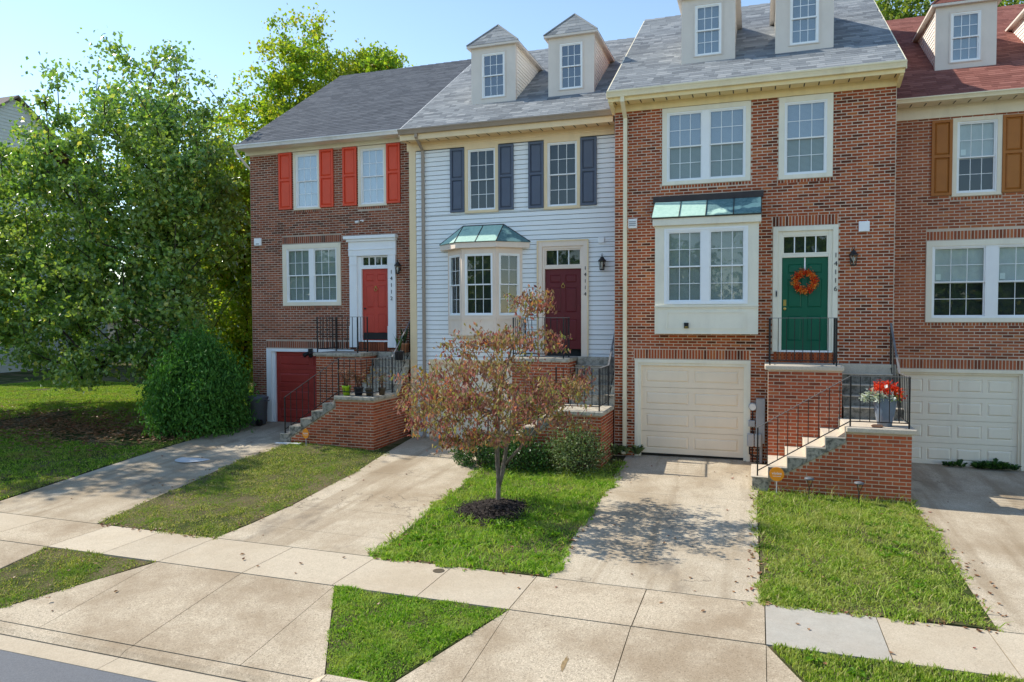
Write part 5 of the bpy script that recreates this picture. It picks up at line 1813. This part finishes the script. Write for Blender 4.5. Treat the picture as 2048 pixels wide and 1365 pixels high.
tree('shade_tree', 'tree standing beyond the left edge that shades the lawn', (-28.6, -2.6, .05), 7.5,
     [(-28.6, -2.6, 6.6, 3.8, 3.2, 3.2)], 260, 70, .2, .34, 'leaf_green', 161)
tree('shade_tree', 'taller tree beyond the left edge that dapples the first driveway', (-25.0, -3.4, .0), 9.0,
     [(-24.9, -3.3, 10.2, 2.7, 2.3, 2.4), (-25.6, -3.6, 8.0, 2.2, 2.0, 2.2)], 150, 44, .2, .28, 'leaf_green', 163)

# flowering dogwood in front of the pale blue house
def dogwood():
    bx, by, bz = -4.70, -4.15, gz(-4.7, -4.15)
    o = thing('dogwood_tree', 'small dogwood with reddish autumn leaves in the mulch ring', 'tree', (bx, by, bz))
    r = np.random.default_rng(201)
    stem = [(bx, by, bz - .1), (bx + .01, by, bz + .2), (bx + .03, by - .02, bz + .45), (bx - .02, by + .05, bz + .75), (bx - .06, by + .1, bz + 1.2), (bx - .02, by + .05, bz + 1.7), (bx + .1, by, bz + 2.3), (bx + .3, by, bz + 3.0), (bx + .62, by - .05, bz + 3.6)]
    tips = []
    # layered, nearly flat sprays
    for (cx, cy, cz, rx, ry, n) in ((-.95, -.1, 2.35, .85, .85, 34), (-1.3, .3, 2.0, .5, .6, 20), (.1, -.3, 2.55, .9, .95, 44), (.35, .1, 3.05, .75, .75, 34), (.78, -.1, 3.75, .40, .45, 22), (-.35, .2, 3.0, .7, .7, 26), (-.7, -.4, 1.75, .6, .7, 22), (1.35, -.15, 2.25, .55, .7, 24), (1.1, .3, 1.85, .6, .6, 16), (.1, -.55, 1.95, .7, .6, 22), (.3, -.9, 2.2, .8, .5, 26), (-.5, -.9, 2.0, .7, .5, 22), (1.0, -.8, 2.0, .6, .5, 18), (.2, -.9, 1.5, .7, .4, 12), (-1.0, -.3, 1.5, .4, .5, 12), (1.25, 0, 3.0, .3, .35, 8), (-.75, -.1, 1.2, .35, .4, 9), (.55, -.35, 1.35, .5, .5, 12), (-.3, -.5, 1.35, .5, .4, 10), (1.5, .1, 1.6, .4, .5, 10), (-1.45, -.2, 1.75, .35, .4, 10), (.5, -.2, 2.0, .6, .6, 12), (1.75, -.2, 2.3, .35, .4, 16)):
        for _ in range(int(n * 1.25)):
            a, q = r.uniform(0, 6.28), math.sqrt(r.random())
            tips.append((bx + cx + rx * q * math.cos(a), by + cy * 1.3 - .30 + ry * 1.5 * q * math.sin(a), bz + cz + r.normal(0, .10) + .10 * q))
    P, par, rad, ends = skeleton(202, (bx, by, bz), stem, tips, pull=.30, jit=.25, seg=.22, rtip=.0042, power=2.15)
    # a second stem, leaning right from the fork
    V, F = wood(P, par, rad, 6)
    n0 = len(V)
    s2 = MB().tube([(bx + .01, by, bz + .28), (bx + .11, by - .02, bz + .6), (bx + .2, by - .05, bz + 1.1), (bx + .33, by - .06, bz + 1.6), (bx + .42, by, bz + 2.2)], [.05, .045, .038, .028, .016], 7)
    s3 = MB().tube([(bx + .13, by - .02, bz + .72), (bx + .45, by - .1, bz + 1.05), (bx + .85, by - .12, bz + 1.5), (bx + 1.2, by - .1, bz + 2.0)], [.036, .03, .022, .012], 6)
    m = MB()
    m.v = [tuple(v) for v in V]
    m.f = list(F)
    for s in (s2, s3):
        n0 = len(m.v)
        m.v += s.v
        m.f += [tuple(n0 + k for k in f) for f in s.f]
    m.build('trunk', 'bark_grey', o, True)
    C = []
    for e in ends:
        q = P[e]
        k = r.integers(9, 15)
        C.append(q + r.normal(0, 1, (k, 3)) * np.array([.085, .085, .06]) - np.array([0, 0, .03]))
        e2 = par[e]
        C.append(P[e2] + r.normal(0, 1, (5, 3)) * np.array([.07, .07, .05]))
    C = np.concatenate(C)
    V, F = leaves(C, .092, 203, 1.1, .46)
    np_mesh('crown', V, F, 'leaf_dogwood', o)
dogwood()

def shrub(name, label, c, rx, ry, h, n, size, mat, seed, stems=26, shape=.5, droop=-.3, aspect=.5, group=None, loose=.10, shoots=0):
    r = np.random.default_rng(seed)
    zb = gz(c[0], c[1])
    o = thing(name, label, 'shrub', (c[0], c[1], zb), group)
    st_ = MB()
    tips = []
    for k in range(stems):
        a, q = r.uniform(0, 6.28), math.sqrt(r.random())
        z = h * (1 - shape * q ** 2) * r.uniform(.75, 1.0)
        tip = Vector((c[0] + rx * q * math.cos(a), c[1] + ry * q * math.sin(a), zb + z))
        b = Vector((c[0] + rx * .25 * q * math.cos(a), c[1] + ry * .25 * q * math.sin(a), zb - .05))
        mid = b.lerp(tip, .5) + Vector((r.normal(0, .04), r.normal(0, .04), .05 * h))
        st_.tube([b, mid, tip], [.014, .01, .004], 4)
        tips.append(tip)
    st_.build('stems', 'bark', o)
    C = np.empty((0, 3))
    # clumps over the outline: light and dark, uneven
    nc = max(20, n // 40)
    cl = []
    for k in range(nc):
        v = r.normal(0, 1, 3)
        v[2] = abs(v[2])
        v /= np.linalg.norm(v)
        q = r.uniform(.55, 1.0)
        bul = 1 + .14 * math.sin(5 * math.atan2(v[1], v[0]) + seed) + .1 * r.normal()
        zz = v[2] if shape > .3 else v[2] ** .6
        cl.append((c[0] + rx * v[0] * q * bul, c[1] + ry * v[1] * q * bul, zb + h * (.08 + .9 * zz * q)))
    for k in range(nc // 2):
        a, q = r.uniform(0, 6.28), r.uniform(.7, 1)
        cl.append((c[0] + rx * q * math.cos(a), c[1] + ry * q * math.sin(a), zb + h * r.uniform(.02, .55)))
    for k in range(shoots):                                   # stray upright shoots break the outline
        a, q = r.uniform(0, 6.28), math.sqrt(r.random()) * .95
        zt_ = h * math.sqrt(max(.05, 1 - q * q * .9)) * r.uniform(.84, 1.02)
        for f in np.linspace(.75, 1.0, 5):
            cl.append((c[0] + rx * 1.05 * q * math.cos(a), c[1] + ry * 1.05 * q * math.sin(a), zb + zt_ * f))
    cl = np.array(cl)
    idx = r.integers(0, len(cl), n)
    C = cl[idx] + r.normal(0, loose, (n, 3))
    C[:, 2] = np.maximum(C[:, 2], zb + .02)
    V, F = leaves(C, size, seed + 1, droop, aspect)
    np_mesh('foliage', V, F, mat, o)
    return o
shrub('arborvitae', 'dense rounded evergreen bush beside the brick corner', (-15.12, -.55), 1.25, 1.15, 2.85, 28000, .13, 'leaf_arbor', 301, 60, .55, -.9, .36, loose=.17, shoots=70)
shrub('boxwood', 'dark glossy boxwood at the edge of the garage drive', (-6.12, -1.5), .62, .5, .85, 5200, .05, 'leaf_box', 311, 20, .4, 0, .6, loose=.06)
shrub('shrub', 'low dark green shrub behind the dogwood trunk', (-5.05, -1.75), .72, .42, .85, 5200, .055, 'leaf_box', 321, 26, .4, 0, .55, loose=.12, shoots=14)
shrub('shrub', 'pale grey-green shrub against the stair wall', (-3.72, -1.75), .55, .45, 1.12, 4200, .06, 'leaf_grey', 331, 30, .45, -.2, .5, loose=.13, shoots=14)

def weeds(name, label, spots, mat, seed, size=.09, n=14, cat='weeds', up=.5):
    r = np.random.default_rng(seed)
    V, F = [], []
    for (x, y, s) in spots:
        z = gz(x, y)
        for k in range(n):
            a = r.uniform(0, 6.28)
            L = s * r.uniform(.6, 1.2)
            ri = r.uniform(.3, 1) * up
            d = np.array([math.cos(a), math.sin(a), ri])
            d /= np.linalg.norm(d)
            sd = np.array([-math.sin(a), math.cos(a), 0]) * L * .16
            p0 = np.array([x, y, z + .02]) + d * L * .1
            p1 = p0 + d * L * .6 + np.array([0, 0, .02])
            p2 = p0 + d * L - np.array([0, 0, L * .2])
            b = len(V)
            V += [p0, p1 + sd, p2, p1 - sd]
            F += [(b, b + 1, b + 2), (b, b + 2, b + 3)]
    return tag(np_mesh(name, V, F, mat), label, cat, kind='stuff')
sp_ = [(r_.uniform(-5.4, -2.9), r_.uniform(-7.1, -5.2), .11) for _ in range(20)] + [(r_.uniform(1.8, 2.6), r_.uniform(-5.2, -3.6), .11) for _ in range(8)] + [(r_.uniform(.2, 2.5), r_.uniform(-7, -3), .08) for _ in range(8)] + [(-4.7, -5.45, .13), (-4.15, -5.5, .15), (.6, -8.75, .10), (1.0, -8.9, .10)]
weeds('weeds', 'bright broad-leaved weeds in the two middle lawns', sp_, 'weed', 401)
weeds('weeds', 'dark weeds along the foot of the off-white garage door', [(r_.uniform(3.9, 5.5), 1.22, r_.uniform(.1, .28)) for _ in range(26)], 'leaf_box', 411, up=1.6)
weeds('weeds', 'weeds growing beside the cream downspout', [(-3.05, -.12, .3), (-2.95, -.15, .25), (-2.72, -.06, .3), (-3.15, -.2, .3), (-2.66, -.05, .22)], 'leaf_grey', 421, up=3.0, n=22)
# long dry grass stalks at the foot of the stair wall
tag(grass_obj('long dry grass stalks along the brick stair wall', 'grass_dry', [blades([(.3, -2.5), (2.75, -2.5), (2.75, -2.22), (.3, -2.22)], 170, .10, .30, .011, .0, 91, None, .05, .5, 1.1)]), kind='stuff')
# ------------------------------------------------------------------ small things
M['orange'] = paint('sign_orange', (0.95, 0.31, 0.02), 0.4, 0.04)
M['lamp_glass'] = glass_mat('lamp_glass', (0.9, 0.9, 0.88), 0.08)
M['bulb'] = paint('bulb_white', (0.75, 0.74, 0.70), 0.3, 0.03)
M['pot_blue'] = paint('pot_blue', (0.16, 0.205, 0.28), 0.25, 0.12, 5, spec=0.5)
M['pot_lime'] = paint('pot_lime', (0.36, 0.56, 0.015), 0.4, 0.05)
M['pot_dark'] = paint('pot_dark', (0.03, 0.03, 0.035), 0.5, 0.1)
M['pot_brown'] = paint('pot_brown', (0.09, 0.07, 0.045), 0.6, 0.2)
M['terracotta'] = paint('terracotta', (0.46, 0.21, 0.11), 0.7, 0.1, 6)
M['bin_grey'] = paint('bin_grey', (0.115, 0.125, 0.14), 0.5, 0.12, 3)
M['petal'] = leaf_mat('petal_red', [(0, (0.55, 0.02, 0.01)), (0.6, (0.72, 0.05, 0.012)), (1, (0.8, 0.13, 0.02))], 0.25)
M['petal_orange'] = leaf_mat('petal_orange', [(0, (0.78, 0.08, 0.012)), (0.45, (0.88, 0.22, 0.02)), (0.8, (0.9, 0.42, 0.07)), (1, (0.88, 0.55, 0.15))], 0.25)
M['silver_leaf'] = leaf_mat('silver_leaf', [(0, (0.35, 0.42, 0.36)), (1, (0.66, 0.7, 0.64))], 0.2)
M['dead_twig'] = paint('dead_twig', (0.12, 0.065, 0.04), 0.8, 0.2)
M['cover_pale'] = paint('cover_pale', (0.62, 0.65, 0.68), 0.5, 0.12, 6, 0.2)

def lantern(label, x, y, z):
    "coach lantern on a bracket; (x,y,z) is the wall point at mid height"
    o = thing('wall_lantern', label, 'lantern', (x, y, z), 'coach lanterns beside the doors')
    cy = y - .12
    MB().lathe([(.045, 0), (.045, .012), (.015, .02)], (0, 0, 0), 12).build('back_plate', 'iron', o).matrix_basis = Matrix.Translation((x, y, z - .02)) @ Matrix.Rotation(R(90), 4, 'X') @ Matrix.Scale(1.0, 4)
    MB().tube([(x, y, z - .02), (x, y - .06, z - .06), (x, cy, z - .14)], .012, 6).build('bracket', 'iron', o)
    fr = MB()
    for k in range(6):
        a = math.pi / 3 * k + .3
        fr.tube([(x + .055 * math.cos(a), cy + .055 * math.sin(a), z - .13), (x + .082 * math.cos(a), cy + .082 * math.sin(a), z + .08)], .006, 4)
    fr.lathe([(.05, -.15), (.062, -.135), (.062, -.12), (.05, -.12)], (x, cy, z), 6)
    fr.build('cage', 'iron', o)
    MB().lathe([(.10, .075), (.10, .09), (.055, .14), (.05, .16), (.025, .185), (.012, .19), (.012, .21)], (x, cy, z), 12).build('cap', 'iron', o)
    MB().tube([(x + .022 * math.sin(a), cy, z + .235 - .022 * math.cos(a)) for a in np.linspace(0, 6.28, 11)], .005, 4).build('ring', 'iron', o)
    MB().lathe([(.05, -.119), (.078, .074)], (x, cy, z), 6).build('glass', 'lamp_glass', o)
    MB().lathe([(.012, -.119), (.012, -.06), (.028, -.02), (.03, .01), (.012, .05), (.0, .058)], (x, cy, z), 10).build('bulb', 'bulb', o, True)
lantern('black coach lantern beside the red door', -9.55, 1.15, 4.56)
lantern('black coach lantern on pale blue clapboard', -3.68, .785, 4.50)
lantern('dark coach lantern on red brick beside the green door', 1.91, 0, 4.41)

def petals(name, mat, parent, centres, rad, n, size, seed, squash=.6):
    r = np.random.default_rng(seed)
    C = np.concatenate([np.array(c) + r.normal(0, 1, (n, 3)) * np.array([rad, rad * squash, rad]) for c in centres])
    V, F = leaves(C, size, seed, 0, .8)
    return np_mesh(name, V, F, mat, parent)

# autumn wreath
w = thing('wreath', 'round orange and red flower wreath on the green door', 'wreath', (.96, -.03, 3.96))
MB().tube([(.96 + .185 * math.sin(a), -.03 + .05, 3.96 + .185 * math.cos(a)) for a in np.linspace(0, 2 * math.pi, 25)], .03, 6).build('wreath_ring', 'dead_twig', w)
for k in range(14):
    a = 2 * math.pi * k / 14
    petals('blossom', 'petal_orange' if k % 3 else 'petal', w, [(.96 + .195 * math.sin(a), -.02, 3.96 + .195 * math.cos(a))], .036, 90, .034, 500 + k, .5)
petals('leaf_spray', 'leaf_dry', w, [(.96 + .25 * math.sin(a), .0, 3.96 + .25 * math.cos(a)) for a in np.linspace(0, 6.28, 18)], .03, 5, .05, 530)

# blue planter on the stairs
px, py, pz = 2.28, -1.90, 1.11
f = thing('planter', 'tall blue planter of red flowers on the middle stair landing', 'planter', (px, py, pz))
MB().lathe([(.125, 0), (.135, .09), (.145, .10), (.19, .36), (.212, .52), (.22, .535), (.205, .535), (.19, .47)], (px, py, pz), 20).build('pot', 'pot_blue', f, True)
MB().lathe([(.18, .45), (.01, .47)], (px, py, pz), 16).build('soil', 'soil', f)
for k, (a, b, c) in enumerate([(-.17, -.04, .68), (-.06, -.08, .72), (.04, .02, .78), (.12, -.06, .68), (.21, .0, .66), (-.1, .07, .75), (.0, -.12, .65), (.17, .06, .72), (.22, -.08, .60)]):
    petals('blossom', 'petal', f, [(px + a, py + b, pz + c)], .045, 130, .036, 540 + k, 1)
petals('silver_foliage', 'silver_leaf', f, [(px - .24, py - .05, pz + .60), (px - .16, py - .1, pz + .57), (px - .08, py - .16, pz + .57), (px - .32, py - .02, pz + .54), (px + .05, py - .15, pz + .57)], .05, 60, .075, 551, 1)
petals('green_foliage', 'leaf_green', f, [(px + .15, py - .1, pz + .57), (px + .2, py + .05, pz + .58), (px, py + .1, pz + .6)], .05, 40, .06, 552, 1)
tag(MB().lathe([(.0, 0), (.06, .005), (.075, .03), (.05, .055), (.0, .06)], (2.12, -2.14, 1.11), 9, 1.5, .7).build('stone', 'terracotta', None, True), 'small tan stone at the foot of the blue planter', 'stone')

def pot(label, x, y, z, r0, r1, h, mat, plant, seed, name='flower_pot'):
    o = thing(name, label, 'plant pot', (x, y, z), 'plant pots on the stairs')
    MB().lathe([(r0, 0), (r1 * .96, h * .82), (r1 * 1.04, h * .84), (r1 * 1.04, h), (r1 * .9, h), (r1 * .85, h * .85)], (x, y, z), 14).build('pot', mat, o, True)
    MB().lathe([(r1 * .86, h * .84), (.01, h * .86)], (x, y, z), 12).build('soil', 'soil', o)
    r = np.random.default_rng(seed)
    m = MB()
    pts_ = []
    for k in range(16 if plant == 'dead' else 7):
        a, L = r.uniform(0, 6.28), r.uniform(.18, .42)
        t = Vector((x + L * .45 * math.cos(a), y + L * .45 * math.sin(a), z + h + L))
        m.tube([(x + .02 * math.cos(a), y + .02 * math.sin(a), z + h * .85), (x + L * .2 * math.cos(a), y + L * .2 * math.sin(a), z + h + L * .5), t], [.006, .005, .003], 4)
        pts_ += [t, t.lerp(Vector((x, y, z + h)), .35)]
    if plant == 'spike':
        m = MB()
        for k in range(16):
            a, L = r.uniform(0, 6.28), r.uniform(.25, .55)
            d_ = Vector((math.cos(a), math.sin(a), 0))
            sd = Vector((-math.sin(a), math.cos(a), 0)) * .018
            b0 = Vector((x, y, z + h * .85))
            p1 = b0 + d_ * L * .2 + Vector((0, 0, L * .7))
            m.poly([b0 - sd, b0 + sd, p1 + sd, p1 - sd]).poly([p1 - sd, p1 + sd, p1 + d_ * L * .15 + Vector((0, 0, L * .3))])
        m.build('blades', 'leaf_box', o)
        return
    m.build('stems', 'dead_twig', o)
    petals('leaves', 'leaf_dry' if plant == 'dead' else 'leaf_dogwood', o, [tuple(p) for p in pts_], .035, 5 if plant == 'dead' else 8, .045, seed + 1, 1)
zm1 = 1.19
pot('lime green pot with a withered twiggy plant', -10.03, -.90, zm1, .085, .115, .25, 'pot_lime', 'dead', 601)
pot('black pot beside the lime green pot', -9.70, -.86, zm1, .09, .125, .22, 'pot_dark', 'dead', 611)
pot('brown pot with a leggy plant, third from the lime one', -9.40, -.84, zm1, .07, .11, .19, 'pot_brown', 'live', 621)
pot('small brown pot nearest the stair corner', -9.20, -.55, zm1, .07, .095, .19, 'pot_brown', 'live', 631)
pot('terracotta pot of spiky leaves at the top of the stairs', -9.32, .96, 2.22, .10, .13, .26, 'terracotta', 'spike', 641)
pot('tall dark pot by the corner board at the stair top', -9.27, .55, 2.03, .10, .12, .25, 'pot_dark', 'spike', 651)

# rubbish bin
bx, by = -14.02, .62
bz = gz(bx, by)
b = thing('trash_can', 'grey wheeled trash can beside the red garage door', 'trash can', (bx, by, bz))
MB().lathe([(.23, 0.02), (.245, .03), (.30, .74), (.315, .75), (.315, .79), (.30, .79)], (bx, by, bz), 18).build('body', 'bin_grey', b, True)
MB().lathe([(.325, .785), (.33, .81), (.20, .86), (.02, .875)], (bx, by, bz), 18).build('lid', 'bin_grey', b, True)
for s in (-1, 1):
    MB().tube([(bx + s * .30, by - .07, bz + .70), (bx + s * .37, by - .07, bz + .72), (bx + s * .37, by + .07, bz + .72), (bx + s * .30, by + .07, bz + .70)], .018, 6).build('handle', 'bin_grey', b)
    MB().tube([(bx + .20 + .04 * s, by - .2, bz + .09), (bx + .24 + .04 * s, by - .2, bz + .09)], .09, 12).build('wheel', 'black', b)

# electric meter, conduit and gas gear at the side of the cream garage door
e = thing('electric_meter', 'grey electric meter and conduit beside the cream garage door', 'meter', (.03, -.02, gz(.03, 0)))
MB().box(-.03, .16, -.13, -.001, .35, 1.36).build('meter_cabinet', 'grey_metal', e, bevel=.01)
MB().box(-.02, .15, -.135, -.1305, .4, 1.3).build('cabinet_door', 'grey_metal', e)
mt = MB().tube([(-.10, -.001, 1.17), (-.10, -.11, 1.17)], .09, 16)
mt.build('meter_socket', 'grey_metal', e)
MB().tube([(-.10, -.1105, 1.17), (-.10, -.17, 1.17)], [.078, .07], 16).build('meter_dial', 'bulb', e)
MB().tube([(.08, -.05, .35), (.08, -.05, -.15)], .035, 8).build('conduit', 'grey_metal', e)
MB().tube([(-.10, -.05, 1.08), (-.10, -.05, .55), (-.10, -.04, -.15)], .015, 6).build('cable', 'black', e)
MB().box(-.19, -.05, -.12, -.001, .72, .86).build('junction_box', 'grey_metal', e, bevel=.01)
for x in (-.14, .02):
    MB().box(x - .075, x + .075, -.20, -.14, .28, .58).build('gas_regulator', 'grey_metal', e, bevel=.03)
MB().tube([(-.16, -.15, .30), (-.16, -.15, .12), (.0, -.15, .05), (.0, -.15, -.2)], .02, 6).build('gas_pipe', 'black', e)

# security yard signs
def yard_sign(label, x, y, h, s, rim):
    z = gz(x, y)
    o = thing('yard_sign', label, 'sign', (x, y, z), 'orange yard signs')
    MB().tube([(x, y, z - .1), (x, y, z + h)], .011, 8).build('stake', 'grey_metal', o)
    pts_ = []
    for k in range(32):
        a = 2 * math.pi * k / 32
        q = 1.0 + rim * (.16 * max(0, math.cos(a)) ** 9 + .10 * max(0, -math.cos(a)) ** 9)
        pts_.append((x + s * .86 * q * math.sin(a) if rim else x + s * math.sin(a), y - .012, z + h + s * .75 + s * q * math.cos(a)))
    p = MB().prism(pts_, (0, -.012, 0))
    p.build('sign_plate', 'orange', o)
    text('lettering', 'vivint', 'white', o, (x, y - .0255, z + h + s * .85), s * .62, extrude=.001)
    bar('lettering_line', 'white', o, x - s * .55, x + s * .55, y - .0262, y - .0245, z + h + s * .42, z + h + s * .47)
yard_sign('orange oval security sign by the red door stairs', -11.03, -1.25, .22, .115, 1.0)
yard_sign('orange round security sign by the green door stairs', .36, -2.42, .30, .135, 0.0)

def path_light(label, x, y):
    z = gz(x, y) + .09
    o = thing('path_light', label, 'garden light', (x, y, z), 'solar path lights')
    MB().tube([(x, y, z - .15), (x, y, z + .16)], .012, 6).build('stake', 'black', o)
    MB().lathe([(.02, .15), (.055, .28), (.05, .285)], (x, y, z), 10).build('shade', 'lamp_glass', o)
    for k in range(3):
        a = 2.1 * k
        MB().tube([(x + .02 * math.cos(a), y + .02 * math.sin(a), z + .15), (x + .07 * math.cos(a), y + .07 * math.sin(a), z + .29)], .005, 4).build('arm', 'black', o)
    MB().lathe([(.05, .285), (.088, .29), (.085, .315), (.04, .33), (.0, .333)], (x, y, z), 14).build('cap', 'bin_grey', o, True)
path_light('solar path light nearest the orange sign', .93, -2.52)
path_light('solar path light nearest the stair corner', 1.78, -2.52)

tag(MB().lathe([(.42, .001), (.42, .004), (.40, .005), (.0, .006)], (-12.92, -3.12, gz(-12.92, -3.12)), 24, 1, 1).build('utility_cover', 'cover_pale', None), 'pale round utility cover in the shaded driveway', 'cover')
vc = tag(MB().lathe([(.085, .001), (.085, .006), (.07, .007), (.0, .006)], (-4.38, -7.55, -.5), 18).build('valve_cover', 'pot_brown', None), 'small rusty valve cover in the sidewalk', 'cover')
tag(MB().hexa([(-11.98, -1.27, -.115), (-11.25, -1.22, -.105), (-11.25, -1.12, -.105), (-11.98, -1.17, -.115), (-11.98, -1.27, -.085), (-11.25, -1.22, -.075), (-11.25, -1.12, -.075), (-11.98, -1.17, -.085)]).build('board', 'white', None), 'white board lying at the foot of the stairs', 'board')

# bird nest in the big tree
r = np.random.default_rng(700)
nm = MB()
c = Vector((-21.6, .4, 8.35))
for k in range(260):
    v = Vector(r.normal(0, 1, 3)).normalized()
    q = c + Vector((v.x * .34, v.y * .34, v.z * .26))
    t = Vector(r.normal(0, 1, 3)).cross(v).normalized() * r.uniform(.12, .3)
    nm.tube([q - t, q + t * .9], .009, 3, False)
tag(nm.build('bird_nest', 'dead_twig', None), 'dark ball of twigs high in the big green tree', 'nest')

# pale neighbouring houses beyond the big tree
def far_house(label, x0, x1, y0, y1, ze, zr, wall, roofm):
    o = thing('far_house', label, 'house', ((x0 + x1) / 2, (y0 + y1) / 2, 0))
    xm, ym = (x0 + x1) / 2, (y0 + y1) / 2
    z = -.2
    MB().box(x0, x1 - .03, y0 + .02, y1 - .02, -.3, ze).prism([(x1 - .03, y0 + .02, ze), (x1 - .03, y1 - .02, ze), (x1 - .03, ym, zr - .1)], (-.2, 0, 0)).build('wall', wall, o)
    while z < zr - .3:
        z2 = z + .2
        if z2 <= ze: ya, yb, yc, yd = y0, y1, y1, y0
        else:
            f = lambda q: (zr - q) / (zr - ze) * (y1 - y0) / 2
            ya, yb, yc, yd = ym - f(max(z, ze)), ym + f(max(z, ze)), ym + f(z2), ym - f(z2)
        m = MB()
        m.v = [(x1 + .015, ya, z), (x1 + .015, yb, z), (x1 - .01, yc, z2), (x1 - .01, yd, z2), (x1 - .02, ya, z), (x1 - .02, yb, z)]
        m.f = [(0, 1, 2, 3), (0, 4, 5, 1)]
        m.build('siding_board', wall, o)
        z = z2
    rf = MB()
    for s in (-1, 1):
        ye = ym + s * ((y1 - y0) / 2 + .35)
        zz = ze - .35 * (zr - ze) / ((y1 - y0) / 2)
        rf.prism([(x1 + .3, ye, zz), (x1 + .3, ym, zr), (x1 + .3, ym, zr + .12), (x1 + .3, ye, zz + .12)], (x0 - x1 - .6, 0, 0))
    rf.build('roof', roofm, o)
    for (a, b_, c_, d_) in ((y0 + 1.5, y0 + 2.6, 1.2, 2.9), (y1 - 3, y1 - 1.9, 4.5, 6.1)):
        wd = MB()
        wd.box(x1 + .02, x1 + .06, a, b_, c_, d_)
        q = wd.build('window', 'white', o)
        bar('pane', 'glass_sky', q, x1 + .0605, x1 + .07, a + .12, b_ - .12, c_ + .12, d_ - .12)
    return o
far_house('pale grey sided house with a brown roof at the far edge', -56, -41.5, 8, 20, 11.6, 16.2, 'siding_grey', 'shingle_brown')
far_house('low white building glimpsed under the big tree', -47, -34, 22, 34, 3.0, 5.5, 'siding_white', 'shingle_brown')

# trees across the street, mirrored in the windows
for x, y, h, w_, lab in [(-9, -44, 9.5, 5.5, 'tree across the street, mirrored in the bay windows'), (4, -46, 11, 6, 'taller tree across the street behind the viewer'),
                         (17, -45, 9, 5.5, 'tree across the street towards the row end'), (-21, -46, 10, 6, 'broad tree across the street opposite the pale blue house'),
                         (-34, -45, 9, 6, 'tree across the street opposite the red door'), (-48, -47, 11, 7, 'tree across the street beyond the big lawn tree'), (-64, -48, 11, 8, 'last tree across the street down the road')]:
    tree('street_tree', lab, (x, y, -.8), h * .8, [(x, y, h * .52, w_, w_, h * .5)], 90, 70, .55, 1.0, 'leaf_green', 801 + int(abs(x)), hollow=.15)

# rust-brown stain on the apron
rs = MB()
r = np.random.default_rng(900)
pl = []
for k in range(22):
    a = 2 * math.pi * k / 22
    q = 1 + .25 * r.normal()
    x, y = -1.98 + .026 * q * math.sin(a), -9.45 + .10 * q * math.cos(a) - .05 * (math.cos(a) < 0)
    pl.append((x, y, gz(x, y) + .003))
rs.poly(pl[::-1])
M['rust'] = paint('rust_stain', (0.27, 0.19, 0.095), 0.9, 0.3, 20)
tag(rs.build('rust_stain', 'rust', None), 'brown rust stain on the nearest driveway apron', 'stain', kind='stuff')
